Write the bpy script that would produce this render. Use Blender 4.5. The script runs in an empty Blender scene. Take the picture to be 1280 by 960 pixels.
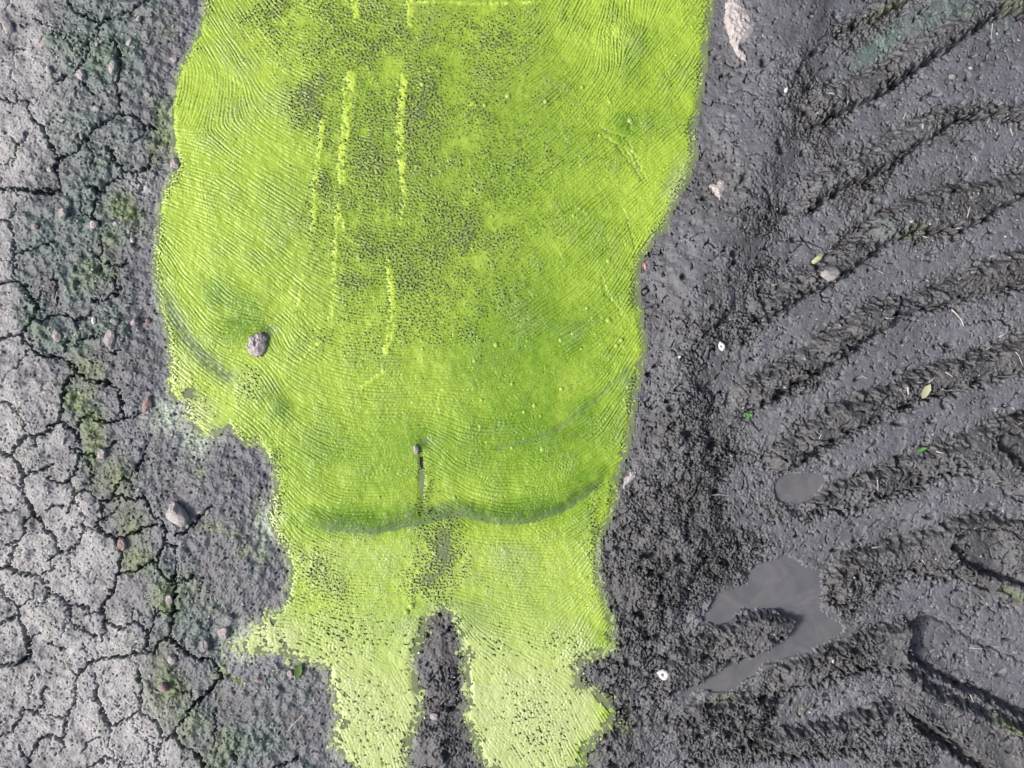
import bpy, bmesh, math, random
import numpy as np
from mathutils import Vector, Matrix

# ------------------------------------------------------------------ camera, sky, sun, exposure
scene = bpy.context.scene
C = scene.collection
PX = 0.002                                   # metres of ground per photograph pixel
CAM_H = 2.49
cam_d = bpy.data.cameras.new('camera')
cam = bpy.data.objects.new('camera', cam_d)
C.objects.link(cam)
cam.location = (0, 0, CAM_H)
cam_d.sensor_width = 36.0
cam_d.lens = 36.0 * CAM_H / (1280 * PX)
cam_d.clip_start = 0.05
cam_d.clip_end = 500
scene.camera = cam

SUN_EL, SUN_AZ = 42.0, 198.0                 # degrees; azimuth counter-clockwise from +x
world = bpy.data.worlds.new('World')
scene.world = world
world.use_nodes = True
wn = world.node_tree
bgn = wn.nodes['Background']
sky = wn.nodes.new('ShaderNodeTexSky')
sky.sky_type = 'NISHITA'
sky.sun_disc = False
sky.sun_elevation = math.radians(SUN_EL)
sky.sun_rotation = math.radians(90 - SUN_AZ)
sky.air_density = 0.6
sky.dust_density = 5.0
sky.ozone_density = 0.6
wn.links.new(sky.outputs[0], bgn.inputs[0])
bgn.inputs[1].default_value = 0.06
sun_d = bpy.data.lights.new('sun', 'SUN')
sun_d.energy = 1.5
sun_d.angle = math.radians(12)
sun_d.color = (1.0, 0.975, 0.945)
sun = bpy.data.objects.new('sun', sun_d)
C.objects.link(sun)
ce = math.cos(math.radians(SUN_EL))
sdir = Vector((ce * math.cos(math.radians(SUN_AZ)), ce * math.sin(math.radians(SUN_AZ)), math.sin(math.radians(SUN_EL))))
sun.rotation_euler = sdir.to_track_quat('Z', 'Y').to_euler()
scene.render.engine = 'CYCLES'
vs = scene.view_settings
vs.view_transform = 'Standard'
vs.look = 'None'
vs.gamma = 1.0
vs.use_curve_mapping = False
vs.exposure = 1.37

# ------------------------------------------------------------------ helpers
rng = np.random.default_rng(11)
random.seed(5)

def sstep(a, b, x):
    t = np.clip((x - a) / (b - a), 0, 1)
    return t * t * (3 - 2 * t)

def lerp(a, b, t):
    return a + (b - a) * t

def band(shape, g, lo, hi, beta=1.0, seed=0, rot=0.0, stretch=1.0):
    """band-limited noise, wavelengths lo..hi in photo pixels on a grid of spacing g, unit variance"""
    r = np.random.default_rng(seed)
    F = np.fft.rfft2(r.standard_normal(shape))
    fy = np.fft.fftfreq(shape[0])[:, None] / g
    fx = np.fft.rfftfreq(shape[1])[None, :] / g
    c_, s_ = math.cos(math.radians(rot)), -math.sin(math.radians(rot))
    f = np.sqrt(((fx * c_ + fy * s_) * stretch) ** 2 + (fy * c_ - fx * s_) ** 2) + 1e-9
    k = f ** (-beta) * np.exp(-(f * lo) ** 4) * (1 - np.exp(-(f * hi) ** 4))
    n = np.fft.irfft2(F * k, s=shape)
    return (n - n.mean()) / n.std()

def blur(a, g, s):
    fy = np.fft.fftfreq(a.shape[0])[:, None] / g
    fx = np.fft.rfftfreq(a.shape[1])[None, :] / g
    k = np.exp(-2 * (math.pi * s) ** 2 * (fx * fx + fy * fy))
    return np.fft.irfft2(np.fft.rfft2(a) * k, s=a.shape)

def bandpass(a, g, lo, hi):
    fy = np.fft.fftfreq(a.shape[0])[:, None] / g
    fx = np.fft.rfftfreq(a.shape[1])[None, :] / g
    f = np.sqrt(fx * fx + fy * fy) + 1e-9
    k = np.exp(-(f * lo) ** 4) * (1 - np.exp(-(f * hi) ** 4))
    b = np.fft.irfft2(np.fft.rfft2(a) * k, s=a.shape)
    return (b - b.mean()) / b.std()

class Grid:
    def __init__(s, x0, x1, y0, y1, g):
        s.g, s.x0, s.y0 = g, x0, y0
        s.x = np.arange(x0, x1 + 1e-6, g)
        s.y = np.arange(y0, y1 + 1e-6, g)
        s.X, s.Y = np.meshgrid(s.x, s.y)
        s.shape = s.X.shape
    def win(s, xa, xb, ya, yb):
        i0 = max(0, int((xa - s.x0) / s.g)); i1 = min(len(s.x), int((xb - s.x0) / s.g) + 2)
        j0 = max(0, int((ya - s.y0) / s.g)); j1 = min(len(s.y), int((yb - s.y0) / s.g) + 2)
        return (slice(j0, max(j0, j1)), slice(i0, max(i0, i1)))
    def line_dist(s, pts, reach, X=None, Y=None, out=None):
        X = s.X if X is None else X
        Y = s.Y if Y is None else Y
        D = np.full(s.shape, 1e3) if out is None else out
        for (ax, ay), (bx, by) in zip(pts[:-1], pts[1:]):
            w = s.win(min(ax, bx) - reach, max(ax, bx) + reach, min(ay, by) - reach, max(ay, by) + reach)
            x = X[w]; y = Y[w]
            if x.size == 0: continue
            dx, dy = bx - ax, by - ay
            t = np.clip(((x - ax) * dx + (y - ay) * dy) / (dx * dx + dy * dy + 1e-9), 0, 1)
            d = np.hypot(x - ax - t * dx, y - ay - t * dy)
            D[w] = np.minimum(D[w], d)
        return D
    def inside(s, poly, X=None, Y=None):
        X = s.X if X is None else X
        Y = s.Y if Y is None else Y
        px = [p[0] for p in poly]; py = [p[1] for p in poly]
        w = s.win(min(px) - 12, max(px) + 12, min(py) - 12, max(py) + 12)
        x = X[w]; y = Y[w]
        M = np.zeros(s.shape, bool)
        if x.size == 0: return M
        c = np.zeros(x.shape, bool)
        n = len(poly)
        for i in range(n):
            x1, y1 = poly[i]; x2, y2 = poly[(i + 1) % n]
            if y1 == y2: continue
            c ^= ((y1 > y) != (y2 > y)) & (x < (x2 - x1) * (y - y1) / (y2 - y1) + x1)
        M[w] = c
        return M
    def up(s, coarse, arr):
        """bilinear sample of arr given on Grid coarse"""
        u = np.clip((s.X - coarse.x0) / coarse.g, 0, arr.shape[1] - 1.001)
        v = np.clip((s.Y - coarse.y0) / coarse.g, 0, arr.shape[0] - 1.001)
        i = u.astype(int); j = v.astype(int); a = u - i; b = v - j
        return (arr[j, i] * (1 - a) + arr[j, i + 1] * a) * (1 - b) + (arr[j + 1, i] * (1 - a) + arr[j + 1, i + 1] * a) * b
    def blobs(s, lst, X=None, Y=None):
        X = s.X if X is None else X
        Y = s.Y if Y is None else Y
        o = np.zeros(s.shape)
        for x, y, rx, ry, rot, amp in lst:
            R = max(rx, ry) * 2.3
            w = s.win(x - R, x + R, y - R, y + R)
            c, q = math.cos(math.radians(rot)), math.sin(math.radians(rot))
            dx = X[w] - x; dy = Y[w] - y
            u = (dx * c - dy * q) / rx; v = (dx * q + dy * c) / ry
            o[w] = np.maximum(o[w], amp * np.exp(-(u * u + v * v)))
        return o

def at(x, y, z=0.0):
    return ((x - 640) * PX, (480 - y) * PX, z)

def setp(o, label=None, cat=None, group=None, kind=None):
    if label: o['label'] = label
    if cat: o['category'] = cat
    if group: o['group'] = group
    if kind: o['kind'] = kind
    return o

def empty(name, loc=(0, 0, 0)):
    o = bpy.data.objects.new(name, None)
    C.objects.link(o)
    o.location = loc
    o.empty_display_size = 0.05
    return o

def grid_mesh(name, G, H, face, mat, attrs, parent=None, smooth=True):
    """object from the cells of heightfield H (metres) where the boolean face mask is set"""
    jj, ii = np.nonzero(face)
    if len(jj) == 0: return None
    nx = G.shape[1]
    a = jj * nx + ii
    quads = np.stack([a + nx, a + nx + 1, a + 1, a], 1)
    used, inv = np.unique(quads, return_inverse=True)
    quads = inv.reshape(-1, 4).astype(np.int32)
    co = np.empty((len(used), 3), np.float32)
    co[:, 0] = (G.X.ravel()[used] - 640) * PX
    co[:, 1] = (480 - G.Y.ravel()[used]) * PX
    co[:, 2] = H.ravel()[used]
    me = bpy.data.meshes.new(name)
    me.vertices.add(len(used)); me.vertices.foreach_set('co', co.ravel())
    nf = len(quads)
    me.loops.add(nf * 4); me.loops.foreach_set('vertex_index', quads.ravel())
    me.polygons.add(nf)
    me.polygons.foreach_set('loop_start', np.arange(0, nf * 4, 4, dtype=np.int32))
    me.polygons.foreach_set('loop_total', np.full(nf, 4, dtype=np.int32))
    me.polygons.foreach_set('use_smooth', np.full(nf, smooth))
    me.update(calc_edges=True)
    for k, v in attrs.items():
        at_ = me.attributes.new(k, 'FLOAT', 'POINT')
        at_.data.foreach_set('value', v.ravel()[used].astype(np.float32))
    me.materials.append(mat)
    o = bpy.data.objects.new(name, me)
    C.objects.link(o)
    if parent: o.parent = parent
    return o

# ------------------------------------------------------------------ materials
class NT:
    def __init__(s, name):
        s.m = bpy.data.materials.new(name); s.m.use_nodes = True
        s.t = s.m.node_tree; s.b = s.t.nodes['Principled BSDF']
        s.co = s.t.nodes.new('ShaderNodeTexCoord').outputs['Object']
    def n(s, t, **kw):
        nd = s.t.nodes.new(t)
        for k, v in kw.items(): setattr(nd, k, v)
        return nd
    def l(s, a, b): s.t.links.new(a, b)
    def noise(s, scale, detail=4, rough=0.6, dist=0.0):
        nd = s.n('ShaderNodeTexNoise'); s.l(s.co, nd.inputs['Vector'])
        nd.inputs['Scale'].default_value = scale; nd.inputs['Detail'].default_value = detail
        nd.inputs['Roughness'].default_value = rough; nd.inputs['Distortion'].default_value = dist
        return nd.outputs['Fac']
    def attr(s, name):
        nd = s.n('ShaderNodeAttribute'); nd.attribute_name = name
        return nd.outputs['Fac']
    def mapr(s, v, a, b, c=0.0, d=1.0):
        nd = s.n('ShaderNodeMapRange'); s.l(v, nd.inputs['Value'])
        for k, q in zip(('From Min', 'From Max', 'To Min', 'To Max'), (a, b, c, d)): nd.inputs[k].default_value = q
        return nd.outputs['Result']
    def math(s, op, a, b):
        nd = s.n('ShaderNodeMath', operation=op)
        for i, v in enumerate((a, b)):
            if isinstance(v, (int, float)): nd.inputs[i].default_value = v
            else: s.l(v, nd.inputs[i])
        return nd.outputs[0]
    def mix(s, f, a, b, blend='MIX'):
        nd = s.n('ShaderNodeMix', data_type='RGBA', blend_type=blend, clamp_factor=True)
        for sock, v in ((nd.inputs[0], f), (nd.inputs[6], a), (nd.inputs[7], b)):
            if isinstance(v, (int, float)): sock.default_value = v
            elif isinstance(v, tuple): sock.default_value = (*v, 1)
            else: s.l(v, sock)
        return nd.outputs[2]
    def out(s, col=None, rough=None, bump=None, bstr=0.3, bdist=0.002, spec=None):
        if col is not None:
            if isinstance(col, tuple): s.b.inputs['Base Color'].default_value = (*col, 1)
            else: s.l(col, s.b.inputs['Base Color'])
        if rough is not None:
            if isinstance(rough, (int, float)): s.b.inputs['Roughness'].default_value = rough
            else: s.l(rough, s.b.inputs['Roughness'])
        if spec is not None: s.b.inputs['Specular IOR Level'].default_value = spec
        if bump is not None:
            bn = s.n('ShaderNodeBump'); bn.inputs['Strength'].default_value = bstr
            bn.inputs['Distance'].default_value = bdist
            s.l(bump, bn.inputs['Height']); s.l(bn.outputs[0], s.b.inputs['Normal'])
        return s.m

def mud_material():
    t = NT('mud')
    fine = t.noise(560, 3, 0.75)
    mid = t.noise(95, 6, 0.72, 0.5)
    big = t.noise(9, 4, 0.6)
    wet = t.mix(t.mapr(mid, 0.3, 0.7), (0.042, 0.041, 0.042), (0.108, 0.107, 0.111))
    wet = t.mix(t.mapr(big, 0.42, 0.62), wet, t.mix(t.mapr(mid, 0.3, 0.7), (0.060, 0.060, 0.064), (0.138, 0.138, 0.147)))
    film = t.mix(t.mapr(mid, 0.3, 0.7), (0.108, 0.111, 0.128), (0.168, 0.172, 0.194))  # wet film; its bluish cast puts the sky's reflection into the colour
    wet = t.mix(t.attr('smooth'), wet, film)
    dry = t.mix(t.mapr(mid, 0.3, 0.7), (0.20, 0.198, 0.202), (0.45, 0.447, 0.452))
    dry = t.mix(t.mapr(fine, 0.42, 0.72), dry, (0.50, 0.49, 0.49))
    col = t.mix(t.attr('dry'), wet, dry)
    brk = t.mapr(t.noise(60, 6, 0.75), 0.20, 0.58, 0.25, 1.0)
    tf = t.math('MULTIPLY', t.attr('teal'), brk)
    col = t.mix(tf, col, t.mix(t.mapr(fine, 0.3, 0.7), (0.055, 0.092, 0.078), (0.140, 0.195, 0.170)))
    of = t.math('MULTIPLY', t.attr('olive'), brk)
    col = t.mix(of, col, t.mix(t.mapr(fine, 0.3, 0.7), (0.070, 0.105, 0.030), (0.165, 0.215, 0.085)))
    sf = t.math('MULTIPLY', t.attr('stain'), t.mapr(t.noise(150, 4, 0.7), 0.45, 0.60))
    col = t.mix(sf, col, (0.26, 0.37, 0.05))
    mf = t.math('MULTIPLY', t.attr('milk'), t.mapr(t.noise(110, 4, 0.6, 0.6), 0.38, 0.54))
    col = t.mix(mf, col, (0.42, 0.50, 0.38))
    gr = t.mapr(fine, 0.25, 0.75, 0.62, 1.30)
    col = t.mix(1.0, col, gr, 'MULTIPLY')
    r1 = t.math('SUBTRACT', t.mapr(mid, 0.3, 0.7, 0.32, 0.52), t.math('MULTIPLY', t.attr('smooth'), 0.14))
    rg = t.math('ADD', r1, t.math('MULTIPLY', t.attr('dry'), 0.35))
    h = t.math('ADD', t.math('MULTIPLY', fine, 0.8), t.noise(260, 6, 0.8, 0.5))
    return t.out(col, rg, h, 0.42, 0.0032, 0.5)

def film_material():
    t = NT('algae_film')
    fine = t.noise(420, 3, 0.7)
    mid = t.noise(45, 5, 0.7)
    big = t.noise(7, 4, 0.6)
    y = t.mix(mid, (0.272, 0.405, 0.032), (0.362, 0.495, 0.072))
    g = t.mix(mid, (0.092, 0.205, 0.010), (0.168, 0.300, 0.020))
    d = t.math('ADD', t.math('ADD', t.attr('dense_and_shade'), t.mapr(big, 0.3, 0.7, -0.18, 0.18)), t.mapr(t.noise(60, 4, 0.7), 0.3, 0.7, -0.10, 0.10))
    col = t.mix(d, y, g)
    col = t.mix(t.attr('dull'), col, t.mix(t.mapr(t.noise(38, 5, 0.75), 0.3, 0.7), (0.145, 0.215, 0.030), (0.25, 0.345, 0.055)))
    col = t.mix(t.attr('shade_green'), col, t.mix(mid, (0.040, 0.095, 0.006), (0.085, 0.170, 0.016)))
    col = t.mix(t.attr('pale'), col, t.mix(mid, (0.36, 0.455, 0.135), (0.455, 0.515, 0.28)))
    col = t.mix(t.attr('thin'), col, t.mix(fine, (0.080, 0.130, 0.050), (0.14, 0.20, 0.09)))
    col = t.mix(t.attr('streak'), col, (0.42, 0.56, 0.075))
    gr = t.mapr(fine, 0.25, 0.75, 0.92, 1.08)
    col = t.mix(1.0, col, gr, 'MULTIPLY')
    return t.out(col, 0.42, t.math('ADD', t.math('MULTIPLY', fine, 0.7), t.noise(180, 4, 0.7)), 0.12, 0.0016, 0.4)

def water_material(name, c1, c2, rough):
    t = NT(name)
    col = t.mix(t.mapr(t.noise(12, 5, 0.6, 1.5), 0.35, 0.65), c1, c2)
    return t.out(col, rough, t.noise(60, 2, 0.5), 0.04, 0.001, 0.5)

def stone_material(name, ca, cb):
    t = NT(name)
    n1 = t.noise(120, 5, 0.7); n2 = t.noise(420, 3, 0.7)
    col = t.mix(t.mapr(n1, 0.3, 0.7), ca, cb)
    col = t.mix(1.0, col, t.mapr(n2, 0.25, 0.75, 0.75, 1.2), 'MULTIPLY')
    return t.out(col, 0.85, t.math('ADD', n1, n2), 0.7, 0.003, 0.3)

def plain_material(name, ca, cb, rough=0.6, sc=200):
    t = NT(name)
    return t.out(t.mix(t.noise(sc, 4), ca, cb), rough, t.noise(sc * 2, 3), 0.3, 0.001, 0.35)

M_mud = mud_material()
M_film = film_material()
M_pond = water_material('pond_water', (0.130, 0.165, 0.075), (0.170, 0.198, 0.110), 0.25)
M_puddle = water_material('muddy_water', (0.098, 0.099, 0.107), (0.138, 0.138, 0.147), 0.05)
M_stone = stone_material('pink_grey_stone', (0.30, 0.265, 0.26), (0.50, 0.455, 0.45))
M_clod = stone_material('pale_clod', (0.31, 0.285, 0.28), (0.52, 0.48, 0.47))
M_grey = stone_material('grey_stone', (0.20, 0.19, 0.19), (0.38, 0.36, 0.36))
M_red = stone_material('reddish_stone', (0.24, 0.17, 0.15), (0.40, 0.31, 0.29))
M_white = plain_material('shell_white', (0.52, 0.51, 0.50), (0.76, 0.75, 0.74), 0.5)
M_straw = plain_material('straw', (0.30, 0.285, 0.25), (0.54, 0.52, 0.46), 0.7)
M_twig = plain_material('twig', (0.02, 0.018, 0.016), (0.06, 0.05, 0.045), 0.7)
M_leafy = plain_material('dry_leaf', (0.30, 0.31, 0.17), (0.46, 0.45, 0.29), 0.6)
M_sprout = plain_material('sprout', (0.05, 0.20, 0.03), (0.10, 0.30, 0.06), 0.5)
M_moss = plain_material('dark_leaf', (0.03, 0.07, 0.01), (0.09, 0.15, 0.02), 0.6)
M_bub = plain_material('bubble_skin', (0.22, 0.36, 0.05), (0.36, 0.50, 0.12), 0.12, 60)
M_red_bit = plain_material('red_bit', (0.45, 0.16, 0.15), (0.60, 0.30, 0.28), 0.6)

# ------------------------------------------------------------------ tracings of the place, in photograph pixels
def Q(k, s):
    """'x,y x,y' in a magnified crop -> photo pixels"""
    ox, oy, f = {'1': (0, 0, 4), '2': (0, 240, 4), '3': (0, 480, 4), '4': (0, 720, 4),
                 'A': (800, 0, 2.6667), 'B': (800, 300, 2.6667), 'C': (800, 600, 2.6667), 'P': (0, 0, 1)}[k]
    return [(ox + float(a) / f, oy + float(b) / f) for a, b in (p.split(',') for p in s.split())]

ALGAE = Q('P', '262,-78 258,-60 256,0 252,20 247,40 237,60 226,80 220,100 215,125 213,150 215,180 220,200 222,206 212,220 203,240 197,265 194,300 191,330 194,360 200,390 208,420 212,450 211,480 210,495 220,499 232,497 230,507 234,522 240,530 250,540 260,546 270,542 275,535 285,532 292,540 300,552 310,554 322,552 330,565 340,582 345,600 340,620 339,632 334,650 345,670 357,687 361,705 364,720 361,728 360,745 352,762 335,772 322,785 305,800 300,814 320,815 345,812 365,820 380,826 402,829 412,840 416,860 420,880 425,895 418,915 415,922 422,935 435,948 445,960 455,985 480,1000 500,985 507,960 506,940 510,925 520,900 525,880 517,855 515,837 512,822 520,812 525,792 532,775 540,762 552,761 565,767 570,777 577,797 584,820 582,832 585,850 587,875 582,892 590,910 597,932 602,948 620,965 650,990 700,985 722,960 727,952 730,940 740,927 750,917 762,907 765,890 757,875 745,866 730,861 722,850 721,835 732,822 752,819 765,812 767,795 762,777 757,757 750,740 747,720 747,700 750,670 757,655 767,635 770,620 768,600 775,587 780,570 785,550 790,525 792,495 797,480 800,465 802,447 806,435 803,412 800,390 796,365 796,340 800,320 812,305 822,290 832,282 837,265 847,242 852,235 860,217 868,195 867,180 866,160 872,132 876,107 880,82 882,50 886,25 890,0 896,-60 884,-80 850,-86 800,-72 740,-90 660,-96 600,-80 520,-94 440,-98 380,-82 320,-92 285,-84')

CRACKS = []
def crk(k, w, s): CRACKS.append((w, Q(k, s)))
for k, w, s in [
 ('1',3,'350,20 375,60 430,85 475,100 505,128'), ('1',4,'505,128 530,100 590,80 640,70 690,40 750,0 800,-60'),
 ('1',3,'505,128 480,170 465,205 447,222 445,280 420,320 390,350 340,380 285,412'), ('1',1.5,'447,215 400,212 360,240'),
 ('1',2,'390,350 420,410 460,470'), ('1',3,'570,200 600,260 605,330 592,380 585,440 600,490 602,530 592,568'),
 ('1',4.5,'592,568 540,600 490,640 440,690 420,720 400,745 360,775 300,800'), ('1',2.5,'592,568 640,578 685,575 700,615 730,635 770,635 790,645'),
 ('1',2,'700,615 725,650 715,675 675,700'), ('1',3.5,'300,800 290,760 250,700 225,645 180,605 155,560 140,500'),
 ('1',2.5,'140,500 60,520 20,495 -30,490'), ('1',1.5,'80,450 95,495'), ('1',1.5,'140,495 180,490'),
 ('1',3,'300,800 285,840 300,890 310,940 310,960'), ('1',4,'310,950 240,955 160,958 100,945 40,950 -40,945'),
 ('1',3,'545,740 580,800 620,855 660,858 690,862 730,840 750,800 760,760'), ('1',3,'620,855 600,895 560,905 530,930 520,965'),
 ('1',1.5,'680,862 690,900 705,935 690,960'), ('1',3,'430,915 470,940 520,960'),
 ('1',1.5,'0,830 40,828 90,790 105,730 130,710 160,650'), ('1',1.2,'105,720 60,690'), ('1',1.5,'175,95 215,120 265,135 275,170 310,185'),
 ('1',1.5,'50,245 110,245 130,250'), ('1',1.2,'230,650 260,610 275,580'), ('1',1.2,'460,740 475,790 450,830'), ('1',1.5,'105,130 150,120'),
 ('2',3.5,'150,0 200,15 250,10 310,-10'), ('2',3,'490,0 485,60 470,110 462,130'), ('2',2.5,'462,130 430,115 400,120'), ('2',3,'462,130 500,155'),
 ('2',1.2,'410,40 415,110'), ('2',2.5,'0,138 50,145 70,200 80,300'), ('2',1.2,'90,60 80,110 55,145'), ('2',2.5,'80,305 140,295 210,275 240,260 300,245'),
 ('2',2.5,'80,305 78,360 75,420'), ('2',5,'-40,460 0,455 50,445 100,450 130,465 140,500 180,550 188,600 165,650 130,690 112,718'),
 ('2',2,'188,550 200,535 205,500'), ('2',4,'-40,750 0,740 60,718 110,718'), ('2',5,'110,718 130,750 175,775 180,800 230,820 300,825 350,850 390,890'),
 ('2',6,'390,890 360,930 335,960'), ('2',3.5,'390,890 430,935 480,945 520,945 550,960'), ('2',3,'200,630 215,645 260,615 310,612 360,630 415,635'),
 ('2',2,'415,635 440,630 470,600'), ('2',1.2,'395,640 395,700'), ('2',2,'390,765 420,735 460,722 500,722'), ('2',2,'265,380 275,420 290,500 285,560'),
 ('2',2.5,'460,548 500,545 560,522 585,505 605,480'), ('2',2.5,'530,350 575,372 610,365 635,345'), ('2',2,'575,375 580,420 570,460 600,490'),
 ('2',2.5,'500,210 510,260 500,330 500,400'), ('2',1.5,'310,810 340,770 355,730'), ('2',2.5,'540,800 580,805 600,788'), ('2',1.5,'85,880 110,840 150,790'),
 ('3',6,'335,0 325,50 315,110 305,185'), ('3',5,'305,185 265,205 245,250'), ('3',4,'245,235 195,262 140,258 110,285 65,355'), ('3',2,'190,265 175,310'),
 ('3',6,'-60,335 0,340 60,355 110,400 128,450 130,530 160,620 175,655 210,690 250,735 285,755 300,820 305,840'),
 ('3',4,'305,185 350,210 385,240 405,270 400,295'), ('3',3,'130,450 190,435 230,425 270,400'), ('3',1.8,'20,90 60,110 90,145 120,180 140,240'),
 ('3',3,'355,310 410,340 430,355 490,355'), ('3',3,'415,345 385,410 380,450 345,485'), ('3',2.5,'345,485 310,492 280,485 250,460'),
 ('3',3,'345,485 375,520 385,570 365,600 345,640'), ('3',3,'305,840 350,828 380,810 410,760 430,720 490,700 515,670 510,590'),
 ('3',2,'385,550 430,530 460,540 500,575'), ('3',3,'500,575 545,585 580,560 610,560 660,570 720,570'), ('3',3,'570,560 590,500 610,485 650,465 690,425 715,370 735,310'),
 ('3',2,'655,475 685,525'), ('3',3.5,'720,555 745,590 765,650 800,670 825,685 835,740 830,800 800,850 795,885'), ('3',3,'795,885 800,920 830,960 880,1000'),
 ('3',3.5,'490,705 530,750 580,768 640,758 690,740 740,705 795,698'), ('3',4,'580,768 600,810 620,850 605,890 595,955'), ('3',3.5,'600,950 680,935 740,895 790,880'),
 ('3',2,'530,670 580,625'), ('3',2,'460,380 465,440 460,500'), ('3',3,'480,180 560,192 600,180 660,170 700,140'), ('3',3,'620,165 610,80 590,25 545,0'),
 ('3',2,'385,220 420,170 480,140'), ('3',2,'540,315 590,285'), ('3',3,'880,745 935,740 955,710 1010,660 1060,605'), ('3',2.5,'840,795 885,805 885,955'),
 ('3',2.5,'305,840 255,875'), ('3',2,'365,840 350,865'), ('3',3,'-20,925 60,910 75,860 85,820 130,750 130,690 155,665'), ('3',3,'65,910 110,940 200,950 250,935 280,915'),
 ('3',1.5,'0,640 60,635 120,620'), ('3',1.5,'0,840 50,800 110,770'), ('3',1.8,'230,640 270,610 320,605'), ('3',2,'380,595 420,630 430,680 430,715'), ('3',1.5,'320,730 370,715 410,700'),
 ('4',2,'0,35 40,48'), ('4',5,'30,75 40,105 70,125 98,155 105,210 135,275 150,320 148,400 100,435 50,435 -40,442'), ('4',2.5,'-20,250 50,215 98,195'),
 ('4',2,'98,150 150,120 180,95 185,30'), ('4',2.5,'150,305 210,280'), ('4',4,'595,-10 585,0 575,60 545,105 512,150 515,185 525,215 555,240 610,250'), ('4',3,'515,185 460,178 415,205'),
 ('4',2.5,'210,0 240,35 250,85 300,90 330,120 355,150 400,140 450,165'), ('4',2,'250,90 235,130 190,140'), ('4',2,'345,155 355,210 385,260 430,275 480,295'),
 ('4',3,'610,270 660,230 700,232 730,260 745,290 740,370'), ('4',3,'745,290 775,240 785,180 780,150'), ('4',2.5,'785,178 850,180'),
 ('4',5,'880,0 880,60 875,140 865,230 850,305'), ('4',3,'880,40 930,15 980,0'), ('4',5,'850,305 800,325 770,375 720,385 680,380 630,400 560,400 500,412 450,430 400,490'),
 ('4',4.5,'850,305 920,370 985,412 1050,420 1090,465 1108,510 1060,560 1020,600 980,635 930,700 870,785 820,815'), ('4',2,'980,635 955,600 945,580 905,580'),
 ('4',2.5,'820,815 800,870 790,950 790,1010'), ('4',5,'870,790 920,840 970,875 1010,905 1030,960 1060,1020'), ('4',4,'700,480 715,540 710,600 708,665 640,710 590,738 550,735 525,700 515,650 490,600 485,540 480,480'),
 ('4',4,'708,670 760,700 795,730 810,780 820,815'), ('4',2,'550,740 560,800 550,850 580,880 605,920 670,930'), ('4',2,'525,800 490,795 450,830 415,870'),
 ('4',3,'440,950 490,935 530,900 575,900'), ('4',2,'605,920 600,1000'), ('4',2,'750,830 745,880 720,940 715,1000'), ('4',1.8,'680,760 720,800 750,830 790,870'),
 ('4',2.5,'390,490 385,560 375,640 340,690 335,750 325,800 320,870'), ('4',3,'325,803 270,798 230,790 200,820 180,860 150,920 150,1000'), ('4',3,'105,835 120,880 150,915'),
 ('4',2.5,'-20,810 60,775 110,700 130,660 180,683 215,650 230,550'), ('4',1.5,'150,610 160,550 175,490'), ('4',1.5,'250,690 290,705 340,690'),
 ('4',2,'520,215 530,260 510,330'), ('4',1.5,'430,330 445,400'), ('4',2,'250,330 300,350 340,370'), ('4',2,'1080,650 1075,760 1080,850'), ('4',1.5,'665,160 670,230'),
 ('4',3,'1370,955 1430,935 1495,900'), ('4',2,'1170,880 1190,920'),
 ('B',2,'1090,285 1150,270 1220,265 1220,215'), ('B',2,'1220,265 1250,300'), ('B',1.8,'1200,190 1240,165 1280,150'), ('C',1.8,'1165,810 1185,770')]:
    crk(k, w, s)

PLATE_ZONE = Q('P', '-80,-80 222,-80 208,0 200,90 196,160 192,235 165,268 158,330 152,400 150,440 160,480 178,520 188,560 195,610 210,650 226,700 236,740 255,785 283,830 280,856 245,915 255,950 270,1040 -80,1040')

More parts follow.
